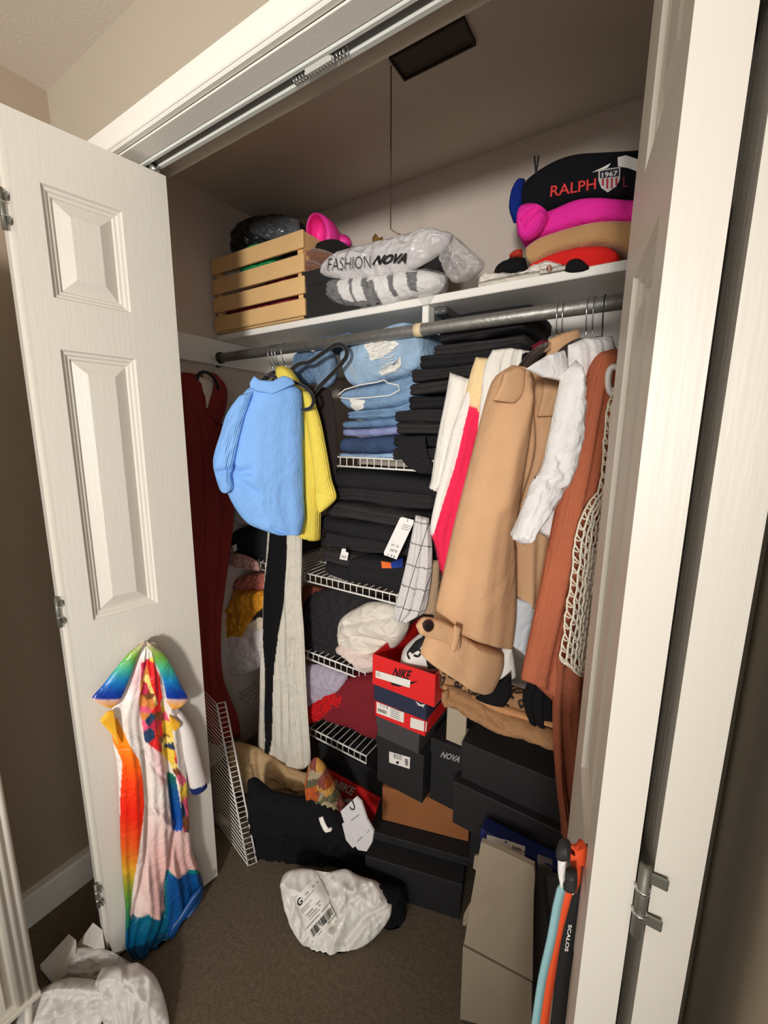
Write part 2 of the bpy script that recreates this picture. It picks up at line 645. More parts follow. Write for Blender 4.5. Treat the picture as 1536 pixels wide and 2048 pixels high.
def slab_w(name, x0, x1, z0, z1, y, depth, m, layers=2, r=0.012, seed=1, noise=0.004, tilt=0.0, dy=0.0, ymax=1.4, **kw):
    xs = np.linspace(x0, x1, 4)
    rs = np.random.RandomState(seed)
    w1 = rs.normal(size=4) * (z1 - z0) * 0.06; w2 = rs.normal(size=4) * (z1 - z0) * 0.05
    ys = y + np.linspace(0, dy, 4)
    tp = np.stack([xs, ys, np.full(4, z1) + np.linspace(0, tilt, 4) + w1], 1)
    bt = np.stack([xs, ys, np.full(4, z0) + np.linspace(0, tilt, 4) + w2], 1)
    V, F, UV = slab_pts(tp, bt, depth, layers, r, seed, noise)
    V[:, 1] = np.minimum(V[:, 1], ymax)
    return mk(name, V, F, m, uv=UV, **kw)


# ================================================================== THE SETTING
XL, YW, YH, YB, ZC = -1.468, 0.587, 0.697, 1.407, 2.273      # closet left wall, wall face, header back, back wall, ceiling
JL, JR, ZH = -1.142, 0.047, 2.034                             # jambs, opening head
XR = 0.34                                                     # closet right wall
RL, RR, RB = -1.41, 0.112, -1.5                               # room left, right and back walls
V, F = span(-2.2, 1.8, -3.4, 1.7, -0.1, 0.0)
mk('floor', V, F, CARPET, smooth=False, kind='structure')
V, F = span(-2.2, 1.8, -1.8, 1.7, ZC, ZC + 0.1)
ceil = mk('ceiling', V, F, CEILM, smooth=False, kind='structure')
V, F = join([span(XL - 0.06, JL, YW, YH, 0, ZC), span(JR, XR + 0.06, YW, YH, 0, ZC), span(JL, JR, YW, YH, ZH, ZC)])
mk('wall_front', V, F, WALLM, smooth=False, kind='structure')
mk('wall_back', *span(XL - 0.08, XR + 0.08, YB, YB + 0.08, 0, ZC), CLOSETW, smooth=False, kind='structure')
mk('wall_left', *span(XL - 0.08, XL, YH, YB, 0, ZC), CLOSETW, smooth=False, kind='structure')
mk('wall_right', *span(XR, XR + 0.08, YH, YB, 0, ZC), CLOSETW, smooth=False, kind='structure')
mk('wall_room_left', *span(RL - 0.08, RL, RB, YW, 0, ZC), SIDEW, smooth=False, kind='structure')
mk('wall_room_right', *span(RR, RR + 1.6, 0.30, YW, 0, ZC), WALLM, smooth=False, kind='structure')  # length cut short so the lamp lights the doors, not this wall
mk('baseboard_left', *join([span(RL, RL + 0.03, RB, YW, 0, 0.085), span(RL, RL + 0.022, RB, YW, 0.085, 0.097)]), WHITE, smooth=False, kind='structure')
# jamb lining and casing
mk('trim_1', *join([span(JL - 0.062, JR + 0.062, YW - 0.015, YW, ZH, ZH + 0.056, 0.003),
                    span(JL - 0.062, JR + 0.062, YW - 0.019, YW, ZH + 0.004, ZH + 0.011, 0.002)]), WHITE, smooth=False, kind='structure')
mk('trim_2', *join([span(JL - 0.062, JL, YW - 0.015, YW, 0, ZH, 0.003)]), WHITE, smooth=False, kind='structure')
mk('trim_3', *join([span(JR, JR + 0.054, YW - 0.015, YW, 0, ZH, 0.003)]), WHITE, smooth=False, kind='structure')
mk('trim_4', *join([span(JL, JR, YW - 0.002, 0.625, ZH - 0.004, ZH, 0.001)]), WHITE, smooth=False, kind='structure')

# bifold track under the header
tr = thing('bifold_track', 'white metal bifold door track under the closet header', 'door track', (-0.55, 0.64, ZH))
box('front_lip', (JL + 0.005, JR - 0.003, 0.626, 0.636, ZH - 0.007, ZH), mat('track_white', (214, 216, 208), 0.35), tr, 0.002)
box('back_lip', (JL + 0.005, JR - 0.003, 0.650, 0.662, ZH - 0.007, ZH), MATS['track_white'], tr, 0.002)
box('channel', (JL + 0.005, JR - 0.003, 0.636, 0.650, ZH - 0.003, ZH), mat('track_dark', (95, 90, 84), 0.5), tr)
p = hit(628, 135, 2, ZH - 0.018)
clip = box('snugger_clip', (p[0] - 0.03, p[0] + 0.03, 0.634, 0.654, ZH - 0.012, ZH - 0.002), mat('clear_nylon', (190, 190, 180), 0.3), tr, 0.004)
hs = [p[0] + 0.03 * math.cos(a) * 0 + 0.0009 * k - 0.05 for k, a in enumerate(np.linspace(0, 40, 100))]
sp = np.array([(p[0] - 0.06 + 0.0012 * k, 0.643 + 0.006 * math.cos(k * 1.1), ZH - 0.008 + 0.006 * math.sin(k * 1.1)) for k in range(100)])
mk('spring', *tube(sp, 0.0013, 5), CHROME, tr)
q = hit(294, 337, 2, ZH - 0.02)
V, F = tube([(q[0], 0.645, ZH - 0.022), (q[0], 0.645, ZH - 0.006)], 0.011, 16); mk('roller', V, F, CHROME, tr)


def door_panel(name, a, b, z0, z1, th, parent, low=True, sgn=1):
    """door leaf: plan points a (near end) to b (far end) along its visible face, thickness th to the left (sgn=1) or right"""
    a = np.array(a, float); b = np.array(b, float); W = np.linalg.norm(b - a); d = (b - a) / W
    nrm = np.array([d[1], -d[0]]) * sgn                   # outward from visible face
    rects = [(1.687, 1.900), (0.972, 1.585)] + ([(0.20, 0.84)] if low else [])
    x0, x1 = 0.046, 0.191
    rings = [(0, 0), (0.003, -0.005), (0.008, -0.006), (0.011, -0.010), (0.016, -0.0105), (0.019, -0.0145), (0.046, -0.003)]
    V = []; F = []

    def pt(x, z, o):
        p = a + d * x + nrm * o
        V.append((p[0], p[1], z)); return len(V) - 1

    def face(off, flip):
        def q(x, z, o):
            return pt(x, z, off + (-o if flip else o))
        zs = [z0] + [z for r in sorted(rects) for z in r] + [z1]
        for xa, xb in ((0, x0), (x1, W)):
            F.append((q(xa, z0, 0), q(xb, z0, 0), q(xb, z1, 0), q(xa, z1, 0)))
        for k in range(0, len(zs), 2):
            F.append((q(x0, zs[k], 0), q(x1, zs[k], 0), q(x1, zs[k + 1], 0), q(x0, zs[k + 1], 0)))
        for za, zb in rects:
            prev = None
            for i, o in rings:
                cur = [q(x0 + i, za + i, o), q(x1 - i, za + i, o), q(x1 - i, zb - i, o), q(x0 + i, zb - i, o)]
                if prev:
                    for k in range(4):
                        j = (k + 1) % 4
                        F.append((prev[k], prev[j], cur[j], cur[k]))
                prev = cur
            F.append(tuple(prev))
    face(0, False); face(-th, True)
    c = [[pt(x, z, o) for o in (0, -th)] for x, z in ((0, z0), (W, z0), (W, z1), (0, z1))]
    for k in range(4):
        j = (k + 1) % 4
        F.append((c[k][0], c[k][1], c[j][1], c[j][0]))
    return mk(name, V, F, DOORW, parent, smooth=False)


def hinge(parent, x, y, z, leafdir, h=0.075):
    hg = mk('hinge', *tube([(x, y, z - h / 2), (x, y, z + h / 2)], 0.0048, 12), mat('hinge_steel', (108, 106, 95), 0.5, metal=0.5), parent)
    for zz in (z - h / 6, z + h / 6):
        mk('knuckle_ring', *tube([(x, y, zz - 0.001), (x, y, zz + 0.001)], 0.0062, 12), CHROME, hg)
    for zz in (z - h * 0.28, z + h * 0.30):
        x2 = x + leafdir * 0.018
        mk('leaf', *span(min(x, x2), max(x, x2), y + 0.0035, y + 0.006, zz - 0.006, zz + 0.006, 0.001), MATS['hinge_steel'], hg, smooth=False)
    return hg


dl = thing('bifold_door', 'white moulded bifold door folded open at the maroon robe, with a rainbow robe on it', 'door', (-1.1, 0.5, 0.012))
L1 = door_panel('door_leaf', (-1.0890, 0.374), (-1.0435, 0.6645), 0.012, 2.012, 0.0345, dl, low=False)
door_panel('door_leaf', (-1.1265, 0.372), (-1.081, 0.660), 0.012, 2.012, 0.0345, dl)
for (u, v) in ((12, 415), (125, 1227), (205, 1800)):
    z = hit(u, v, 1, 0.370)[2]
    hinge(dl, -1.125, 0.3675, z, 1)
dr = thing('bifold_door', 'white moulded bifold door folded open beside the crocheted top', 'door', (0.03, 0.5, 0.012))
R1 = door_panel('door_leaf', (-0.0080, 0.378), (-0.0545, 0.663), 0.012, 2.012, 0.0345, dr, sgn=-1)
door_panel('door_leaf', (0.0385, 0.388), (-0.008, 0.668), 0.012, 2.012, 0.0345, dr, sgn=-1)
for v in (1800, -300):
    z = hit(1278, 1800, 1, 0.380)[2] if v > 0 else 1.72
    hinge(dr, 0.0318, 0.3805, z, 1)

# ceiling opening and pull chain
ho = thing('ceiling_hatch', 'dark brown rectangular light recess in the closet ceiling', 'hatch', (-0.517, 1.0, ZC))
hx0, hx1, hy0, hy1 = -0.606, -0.431, 0.967, 1.031
box('dark_panel', (hx0, hx1, hy0, hy1, ZC - 0.003, ZC - 0.001), mat('hatch_brown', (70, 58, 46), 0.7), ho)
for b in ((hx0 - 0.004, hx1 + 0.004, hy1, hy1 + 0.004, ZC - 0.008, ZC), (hx0 - 0.004, hx1 + 0.004, hy0 - 0.004, hy0, ZC - 0.008, ZC),
          (hx0 - 0.004, hx0, hy0, hy1, ZC - 0.008, ZC), (hx1, hx1 + 0.004, hy0, hy1, ZC - 0.008, ZC)):
    box('edge', b, mat('hatch_edge', (48, 40, 33), 0.7), ho)
zb = hit(796, 455, 1, 0.99)[2]
e = hit(801, 469, 1, 1.0)
cp = np.array([(-0.619, 0.987, z) for z in np.linspace(ZC, zb, 130)])
cp[:, 0] += np.linspace(0, 0.004, 130)
mk('pull_chain', *tube(np.concatenate([cp, smooth_path([cp[-1], (cp[-1] + e) / 2 + np.array([0, 0, -0.002]), e], 14)[1:]]),
                       np.array([0.0019 if k % 2 else 0.0010 for k in range(143)]), 6), mat('old_brass', (95, 82, 66), 0.4, metal=0.7),
   label='thin beaded pull chain hanging from the closet ceiling', cat='pull chain')

# closet shelf, cleats, bracket, rod
sh = thing('closet_shelf', 'white painted board shelf over the hanging rod', 'shelf', (-0.56, 1.25, 1.766))
SHB = mat('shelf_white', (236, 232, 224), 0.5, bump=0.05, bscale=90)
box('board', (XL + 0.002, XR - 0.002, 1.10, YB - 0.002, 1.766, 1.787), SHB, sh, 0.002)
box('wall_cleat', (XL, XL + 0.02, 0.80, YB - 0.002, 1.672, 1.765), SHB, sh, 0.002)
box('wall_cleat', (XL + 0.02, XR, YB - 0.021, YB - 0.002, 1.640, 1.765), SHB, sh, 0.002)
cx = hit(850, 620, 1, 1.1)[0]
box('support_post', (cx - 0.010, cx + 0.010, 1.101, 1.14, 1.700, 1.765), SHB, sh, 0.002)
br = box('rod_bracket', (cx + 0.012, cx + 0.05, 1.13, 1.30, 1.745, 1.764), mat('bracket_grey', (88, 88, 88), 0.5, metal=0.3), sh, 0.003)
for k in range(2):
    mk('screw', *tube([(cx + 0.02 + 0.02 * k, 1.128, 1.752), (cx + 0.02 + 0.02 * k, 1.132, 1.752)], 0.004, 10), CHROME, br)
ROD = (1.09, 1.700)
rd = thing('closet_rod', 'grey metal hanging rod under the white shelf', 'rod', (-0.55, 1.09, 1.70))
mk('tube', *tube([(XL + 0.012, ROD[0], ROD[1]), (-0.5, ROD[0], ROD[1]), (XR - 0.004, ROD[0], ROD[1])], 0.0165, 24), GREYMET, rd)
mk('end_socket', *tube([(XL + 0.001, ROD[0], ROD[1]), (XL + 0.004, ROD[0], ROD[1]), (XL + 0.0045, ROD[0], ROD[1]), (XL + 0.03, ROD[0], ROD[1])],
                       [0.034, 0.034, 0.021, 0.021], 20), DARKMET, rd)
tx = hit(838, 658, 1, 1.09)[0]
mk('tape_wrap', *tube([(tx - 0.011, *ROD), (tx + 0.011, *ROD)], 0.0182, 24), mat('masking_tape', (222, 200, 160), 0.7), rd)


# ------------------------------------------------------------------ wire shelving
def wire_shelf(name, label, x0, x1, zlow, y0=1.10, depth=0.295, lip=0.030, parent_kind=None):
    t = thing(name, label, 'wire shelf', ((x0 + x1) / 2, y0 + depth / 2, zlow), 'white wire shelves in the closet')
    zt = zlow + lip
    for z in (zlow, zt):
        mk('front_rail', *tube([(x0, y0, z), (x1, y0, z)], 0.0032, 8), WIREM, t)
    mk('back_rail', *tube([(x0, y0 + depth, zt), (x1, y0 + depth, zt)], 0.003, 8), WIREM, t)
    mk('middle_rail', *tube([(x0, y0 + depth / 2, zt - 0.004), (x1, y0 + depth / 2, zt - 0.004)], 0.003, 8), WIREM, t)
    n = int((x1 - x0) / 0.0262); parts = []
    for k in range(n + 1):
        x = x0 + (x1 - x0) * k / n
        parts.append(tube([(x, y0 + depth, zt + 0.002), (x, y0 + 0.002, zt + 0.002), (x, y0 - 0.001, zt), (x, y0 - 0.001, zlow)], 0.0016, 6))
    mk('deck_wires', *join(parts), WIREM, t, kind='stuff')
    return t


ZA, ZB_, ZCc, ZD = 1.311, 0.879, 0.566, 0.237
wire_shelf('wire_shelf', 'white wire shelf under the folded jeans stack', -1.06, -0.25, ZA)
wire_shelf('wire_shelf', 'long white wire shelf under the black clothes and their white tags', XL + 0.004, -0.20, ZB_)
wire_shelf('wire_shelf', 'white wire shelf under the rolled cream blanket', XL + 0.004, -0.769, ZCc)
wire_shelf('wire_shelf', 'white wire shelf carrying the folded maroon cloth', XL + 0.004, -0.764, ZD)

# ================================================================== TOP SHELF
ZS = 1.787
PINE = mat('pine', (226, 182, 124), 0.6, bump=0.15, bscale=40, weave=(1, 1, 6), var=0.10, vscale=6)
cr = thing('wooden_crate', 'slatted pine crate at the end of the top shelf', 'crate', (-1.225, 1.23, ZS))
cx0, cx1, cy0, cy1 = -1.455, -0.995, 1.078, 1.385
rng = random.Random(4)
for k in range(4):
    z0 = ZS + 0.006 + k * 0.0655
    for y0, y1 in ((cy0, cy0 + 0.010), (cy1 - 0.010, cy1)):
        j = rng.uniform(-0.002, 0.002)
        box('slat', (cx0, cx1, y0, y1, z0 + j, z0 + 0.052 + j), PINE, cr, 0.0015)
    for x0, x1 in ((cx0 + 0.002, cx0 + 0.012), (cx1 - 0.012, cx1 - 0.002)):
        box('side_slat', (x0, x1, cy0 + 0.012, cy1 - 0.012, z0, z0 + 0.052), PINE, cr, 0.0015)
for x in (cx0 + 0.013, cx1 - 0.035):
    for y in (cy0 + 0.011, cy1 - 0.033):
        box('corner_post', (x, x + 0.022, y, y + 0.022, ZS + 0.002, ZS + 0.255), PINE, cr, 0.001)
for k in range(4):
    y = cy0 + 0.014 + k * 0.072
    box('bottom_slat', (cx0 + 0.013, cx1 - 0.013, y, y + 0.06, ZS + 0.001, ZS + 0.007), PINE, cr)
cloth('plastic_bag', [[(462, 500), (470, 520)], [(470, 475), (490, 530)], [(495, 447), (520, 530)], [(545, 434), (560, 525)], [(590, 436), (595, 515)], [(608, 450), (606, 495)]],
      1.25, mat('dark_plastic', (38, 38, 42), 0.25, coat=0.3, crinkle=(14, 0.8)), T=0.07, crump=0.016, cscale=38, seed=3, taper=(0.2, 0.2), ymax=1.36, ny=60, nx=50,
      label='crumpled dark plastic bag in the pine crate', cat='plastic bag')
cloth('clear_wrap', [[(500, 458), (508, 472)], [(530, 438), (540, 480)], [(565, 432), (575, 478)], [(598, 438), (600, 470)]],
      1.17, mat('clear_film_dark', (120, 122, 125), 0.15, alpha=0.35), T=0.02, crump=0.012, cscale=70, seed=13, taper=(0.2, 0.2),
      label='clear plastic wrap on top of the dark bag in the crate', cat='plastic wrap')
cloth('green_cloth', [[(482, 512), (486, 560)], [(505, 492), (520, 556)], [(535, 488), (545, 545)], [(560, 500), (560, 535)]],
      1.13, cloth_mat('green_knit', (35, 140, 84)), T=0.03, crump=0.008, cscale=60, seed=5, taper=(0.2, 0.2), label='green cloth stuffed in the pine crate', cat='cloth')
cloth('black_cloth', [[(535, 530), (535, 560)], [(570, 515), (570, 545)], [(600, 505), (600, 535)]], 1.125, cloth_mat('black_cotton', (20, 19, 20)),
      T=0.02, crump=0.006, cscale=60, seed=6, taper=(0.2, 0.2), label='black cloth seen between the slats of the pine crate', cat='cloth')
cloth('white_cloth', [[(440, 545), (440, 600)], [(470, 542), (470, 590)], [(500, 535), (500, 580)], [(530, 545), (530, 575)]], 1.13, cloth_mat('white_cotton', (232, 226, 218)),
      T=0.025, crump=0.006, cscale=60, seed=7, taper=(0.2, 0.2), label='white cloth seen between the slats of the pine crate', cat='cloth')
cloth('red_patterned_cloth', [[(440, 598), (440, 640)], [(500, 580), (500, 625)], [(560, 555), (560, 615)], [(600, 545), (600, 605)]], 1.128,
      mat('red_pattern', (150, 50, 55), 0.9, var=0.6, vscale=60), T=0.02, crump=0.006, cscale=60, seed=8, taper=(0.2, 0.2), label='red and white patterned cloth low in the pine crate', cat='cloth')
# black shoe box beside the crate
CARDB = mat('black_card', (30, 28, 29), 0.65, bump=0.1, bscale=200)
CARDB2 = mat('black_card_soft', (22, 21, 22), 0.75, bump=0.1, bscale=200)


def shoebox(name, label, a, w, d, z0, h, m, lidm=None, lid=0.035, yaw=0.0, opened=False, group=None, lip=0.003):
    """a: front left base corner in plan, width w along yaw, depth d behind it"""
    t = thing(name, label, 'box', (a[0], a[1], z0), group)
    ux, uy = math.cos(yaw), math.sin(yaw); vx, vy = -uy, ux
    c = (a[0] + ux * w / 2 + vx * d / 2, a[1] + uy * w / 2 + vy * d / 2)
    if opened:
        V, F = cuboid((c[0], c[1], z0), (w, d, h), yaw)
        Vi, Fi = cuboid((c[0], c[1], z0 + 0.003), (w - 0.006, d - 0.006, h - 0.003), yaw)
        FF = [F[0]] + F[2:] + [tuple(i + 8 for i in q) for q in [Fi[0]] + Fi[2:]]
        FF += [(4 + k, 4 + (k + 1) % 4, 12 + (k + 1) % 4, 12 + k) for k in range(4)]
        mk('body', np.concatenate([V, Vi]), FF, m, t, smooth=False)
    else:
        V, F = cuboid((c[0], c[1], z0), (w - 2 * lip, d - 2 * lip, h - 0.002), yaw, 0.0015); mk('body', V, F, m, t, smooth=False)
        V, F = cuboid((c[0], c[1], z0 + h - lid), (w, d, lid), yaw, 0.002); mk('lid', V, F, lidm or m, t, smooth=False)
    return t


shoebox('shoe_box', 'matt black lidded shoe box next to the pine crate', (-1.012, 1.085), 0.30, 0.27, ZS, 0.135, CARDB, lid=0.045)
# shoes behind it
def ell(uc, vc, ru, rv, y, rot=0.0, n=24):
    a = np.linspace(0, 2 * math.pi, n, endpoint=False)
    x = ru * np.cos(a); v = rv * np.sin(a)
    c, s_ = math.cos(rot), math.sin(rot)
    return plane_hit(np.stack([uc + x * c - v * s_, vc + x * s_ + v * c], 1), y)[0]


PINK = mat('hot_pink_rubber', (238, 52, 152), 0.55)
V, F = loft([ell(640, 472, 9, 20, 1.22), ell(636, 467, 14, 30, 1.19), ell(634, 463, 17, 33, 1.165, -0.1), ell(633, 462, 20, 37, 1.155, -0.1),
             ell(637, 464, 25, 39, 1.165, -0.1), ell(650, 472, 26, 36, 1.20), ell(664, 482, 20, 28, 1.24), ell(676, 490, 12, 18, 1.27), ell(680, 494, 3, 5, 1.28)])
mk('pink_clog', V, F, PINK, label='hot pink rubber clog standing on its toe behind the black shoe box', cat='shoe')
V, F = loft([ell(672, 478, 3, 4, 1.215), ell(678, 478, 14, 9, 1.225, 0.35), ell(686, 482, 17, 13, 1.245, 0.35), ell(694, 488, 10, 9, 1.275, 0.3), ell(698, 490, 2, 2, 1.285)])
mk('pink_clog', V, F, PINK, label='hot pink rubber clog lying behind its standing mate', cat='shoe')
FUR = mat('brown_fur', (120, 76, 52), 1.0, bump=1.0, bscale=380, var=0.35, vscale=120, sheen=0.3)
FURB = mat('black_fur', (22, 17, 16), 1.0, bump=1.0, bscale=380, var=0.4, vscale=120)
cloth('fuzzy_slipper', [[(606, 520), (607, 530)], [(612, 506), (618, 532)], [(635, 499), (640, 534)], [(662, 505), (665, 530)], [(678, 515), (678, 522)]], 1.14, FUR, T=0.035,
      crump=0.004, cscale=160, seed=4, taper=(0.25, 0.25), label='brown fuzzy slipper on top of its pair by the pine crate', cat='slipper')
cloth('fuzzy_slipper', [[(604, 535), (604, 548)], [(612, 524), (614, 552)], [(632, 523), (635, 552)], [(650, 535), (650, 548)]], 1.115, FUR, T=0.03,
      crump=0.004, cscale=160, seed=5, taper=(0.25, 0.25), label='brown fuzzy slipper lying on the black shoe box', cat='slipper')
cloth('fuzzy_slipper', [[(638, 500), (640, 508)], [(655, 484), (660, 512)], [(680, 482), (685, 512)], [(703, 497), (703, 505)]], 1.165, FURB, T=0.035,
      crump=0.006, cscale=150, seed=6, taper=(0.25, 0.25), label='black fuzzy slipper below the pink clogs', cat='slipper')
# bags
FILM = mat('clear_film', (235, 232, 230), 0.12, alpha=0.22, coat=0.5, crinkle=(18, 0.9))
FROST = mat('frosted_film', (208, 202, 200), 0.30, alpha=0.93, var=0.05, vscale=12, crinkle=(13, 0.6))
cloth('folded_garment', [[(800, 520), (800, 560)], [(840, 500), (840, 566)], [(880, 488), (880, 560)], [(903, 500), (902, 545)]], 1.16, cloth_mat('charcoal_cotton', (40, 37, 38)),
      T=0.05, crump=0.006, cscale=40, seed=9, taper=(0.2, 0.2), label='charcoal folded garment between two clear bags', cat='garment')


def col_letters(uv):
    c = np.tile(np.array([236., 232., 228.]), (len(uv), 1))
    for poly in ([(655, 560), (690, 565), (705, 618), (655, 618)], [(714, 560), (722, 560), (728, 612), (722, 612)],
                 [(738, 556), (748, 556), (752, 572), (764, 569), (772, 606), (765, 608), (748, 612)],
                 [(789, 550), (800, 548), (808, 598), (798, 600)], [(828, 554), (850, 552), (853, 570), (846, 590), (834, 588)]):
        c[in_poly(uv, poly)] = (34, 31, 33)
    return c


wg = cloth('bagged_shirt', [[(664, 572), (668, 600)], [(684, 563), (690, 611)], [(720, 556), (728, 618)], [(770, 548), (775, 613)], [(820, 545), (825, 598)], [(862, 545), (868, 588)], [(890, 552), (888, 572)]],
           1.125, cloth_mat('letter_print', (236, 232, 228), attr=True, var=0), T=0.05, nx=60, ny=90, crump=0.004, cscale=45, seed=11, taper=(0.15, 0.2), col=col_letters,
           label='white shirt with big black letters folded in a clear bag', cat='shirt')
cloth('clear_bag', [[(658, 568), (662, 606)], [(682, 560), (690, 616)], [(720, 553), (728, 623)], [(770, 545), (775, 618)], [(820, 542), (825, 604)], [(866, 542), (872, 597)], [(895, 548), (893, 580)]],
      1.118, FILM, T=0.056, nx=40, ny=60, crump=0.009, cscale=60, seed=12, taper=(0.12, 0.15), label='clear plastic bag around the black lettered white shirt', cat='plastic bag')
fb = thing('mailer_bag', 'frosted plastic bag printed with a fashion shop name, on the top shelf', 'plastic bag', tuple(hit(760, 560, 1, 1.1)))
fbm = cloth('film', [[(640, 538), (643, 550)], [(662, 514), (664, 560)], [(700, 497), (718, 564)], [(755, 484), (790, 557)], [(815, 470), (838, 534)], [(865, 459), (880, 508)], [(905, 470), (898, 490)]],
            1.10, FROST, T=0.028, nx=60, ny=90, crump=0.008, cscale=18, seed=14, taper=(0.12, 0.15), parent=fb)
text_decal('lettering', 'FASHION', [(656, 517), (740, 511), (742, 535), (654, 542)], fbm, BLK, fb, bold=-0.018, shear=0.1, off=0.006)
text_decal('lettering', 'NOVA', [(750, 511), (815, 505), (811, 526), (743, 530)], fbm, BLK, fb, bold=0.04, shear=0.35, off=0.006)
cloth('clear_bag', [[(868, 470), (880, 500)], [(890, 462), (900, 560)], [(915, 475), (925, 565)], [(940, 498), (945, 555)], [(970, 525), (966, 535)]],
      1.13, mat('grey_film', (205, 198, 195), 0.18, alpha=0.5, crinkle=(15, 0.8)), T=0.03, crump=0.016, cscale=24, seed=15, taper=(0.15, 0.2), nx=40, ny=50, label='crumpled grey see-through bag next to the lettered bags', cat='plastic bag')
cloth('pink_garment', [[(830, 480), (832, 490)], [(850, 466), (856, 488)], [(880, 462), (884, 480)], [(895, 468), (895, 474)]], 1.16, cloth_mat('pale_pink', (205, 150, 155)),
      T=0.02, crump=0.006, cscale=60, seed=16, taper=(0.2, 0.2), label='pale pink garment under the frosted bag', cat='garment')
cloth('gold_bow', [[(745, 476), (748, 560)], [(752, 468), (754, 575)], [(758, 476), (759, 575)], [(765, 473), (766, 560)]], 1.2, mat('gold_film', (196, 160, 80), 0.3, metal=0.7), T=0.008, crump=0.004, cscale=120,
      seed=2, nx=10, ny=14, label='gold ribbon bow behind the frosted bag', cat='bow')
cloth('loose_film', [[(835, 590), (838, 596)], [(845, 588), (848, 612)], [(858, 586), (858, 606)], [(868, 588), (866, 594)]], 1.092, FILM, T=0.006, crump=0.005, cscale=90, seed=19, nx=14, ny=20,
      label='torn end of clear film hanging over the shelf edge', cat='plastic wrap')

# folded sweaters at the right of the top shelf
bs = thing('sweatshirt', 'black folded sweatshirt with red lettering and a striped shield, topmost of the sweater stack', 'sweatshirt', tuple(hit(1150, 400, 1, 1.12)))
BSM = cloth_mat('navy_black', (16, 16, 21))
bsm = slab('folded_body', [(1036, 372), (1052, 348), (1095, 318), (1140, 300), (1200, 291), (1290, 283)], [(1040, 438), (1060, 432), (1105, 414), (1150, 398), (1200, 391), (1285, 394)],
           1.12, 0.24, BSM, layers=1, r=0.004, seed=21, noise=0.004, parent=bs)
cloth('blue_lining', [[(1040, 360), (1050, 358)], [(1025, 382), (1048, 385)], [(1019, 418), (1046, 424)], [(1027, 446), (1034, 446)]], 1.14, cloth_mat('royal_blue', (16, 40, 120)),
      T=0.02, crump=0.003, seed=22, parent=bs, taper=(0.2, 0.2))
RED = mat('red_print', (214, 52, 48), 0.8)
text_decal('lettering', 'RALPH', [(1102, 372), (1192, 356), (1192, 378), (1100, 394)], bsm, RED, bs, bold=0.012)
text_decal('lettering', 'L', [(1246, 354), (1256, 353), (1256, 374), (1246, 375)], bsm, mat('dark_red_print', (110, 26, 30), 0.8), bs, bold=0.012)
shp = poly_decal('shield', [(1197, 341), (1241, 335), (1240, 360), (1233, 373), (1216, 384), (1203, 376), (1197, 362)], bsm, mat('shield_silver', (196, 186, 184), 0.8), bs, off=0.0022)
poly_decal('shield_top', [(1200, 344), (1238, 338), (1238, 354), (1200, 358)], bsm, mat('shield_navy', (34, 32, 52), 0.8), bs, off=0.0030)
for k in range(4):
    u = 1204 + k * 9
    poly_decal('stripe', [(u, 359 - k * 0.7), (u + 4.2, 358.4 - k * 0.7), (u + 4.2, 374 + (3 if k in (1, 2) else -2)), (u, 373 + (3 if k in (1, 2) else -2))], bsm, mat('stripe_red', (160, 40, 50), 0.8), bs, off=0.0030)
text_decal('lettering', '1967', [(1204, 345.5), (1235, 341), (1235, 351), (1204, 355)], bsm, WHT, bs, bold=0.01, off=0.0042)
poly_decal('white_patch', [(1235, 316), (1252, 312), (1276, 320), (1274, 344), (1256, 337), (1236, 334)], bsm, WHT, bs)
poly_decal('white_patch', [(1184, 346), (1205, 336), (1222, 327), (1216, 336), (1200, 342)], bsm, WHT, bs)
for du in (-4, 4):
    a = hit(1072, 352, 1, 1.13); b = hit(1073 + du, 312, 1, 1.13)
    mk('drawstring', *tube([a, (a + b) / 2, b], 0.002, 6), BLK, bs)
slab('folded_sweater', [(1031, 446), (1040, 414), (1062, 408), (1085, 418), (1110, 412), (1155, 395), (1200, 389), (1285, 394)],
     [(1034, 470), (1045, 482), (1065, 478), (1085, 468), (1110, 462), (1150, 448), (1200, 439), (1282, 436)], 1.105, 0.26, cloth_mat('hot_pink_fleece', (236, 46, 160), bump=0.6),
     layers=1, r=0.006, seed=23, noise=0.005, label='hot pink folded fleece sweater in the sweater stack', cat='sweater')
cloth('rolled_hood', [[(1034, 440), (1036, 472)], [(1042, 416), (1050, 482)], [(1060, 409), (1075, 470)], [(1078, 412), (1092, 448)], [(1092, 420), (1098, 432)]], 1.098, MATS['hot_pink_fleece'], T=0.03, seed=30, taper=(0.25, 0.25),
      creases=[([(1052, 448), (1068, 432), (1082, 425)], 4, -0.012), ([(1058, 462), (1080, 440), (1090, 428)], 4, -0.010)], parent=None, label='rolled hot pink hood at the end of the folded pink sweater', cat='hood')
slab('folded_sweater', [(1042, 496), (1070, 474), (1110, 460), (1150, 449), (1200, 440), (1282, 436)], [(1044, 512), (1060, 526), (1095, 508), (1150, 492), (1200, 486), (1280, 510)], 1.11, 0.25,
     cloth_mat('tan_fleece', (190, 146, 98), bump=1.0, bscale=300, sheen=0.4), layers=1, r=0.006, seed=24, label='tan fuzzy folded sweater under the hot pink one', cat='sweater')
slab('folded_sweater', [(1054, 530), (1085, 512), (1130, 494), (1180, 487), (1215, 489), (1240, 505)], [(1054, 542), (1085, 548), (1130, 546), (1180, 538), (1215, 530), (1240, 522)], 1.12, 0.24,
     cloth_mat('red_fleece', (222, 40, 36), bump=0.8, bscale=300), layers=1, r=0.004, seed=25, label='bright red folded fuzzy sweater at the bottom of the sweater stack', cat='sweater')
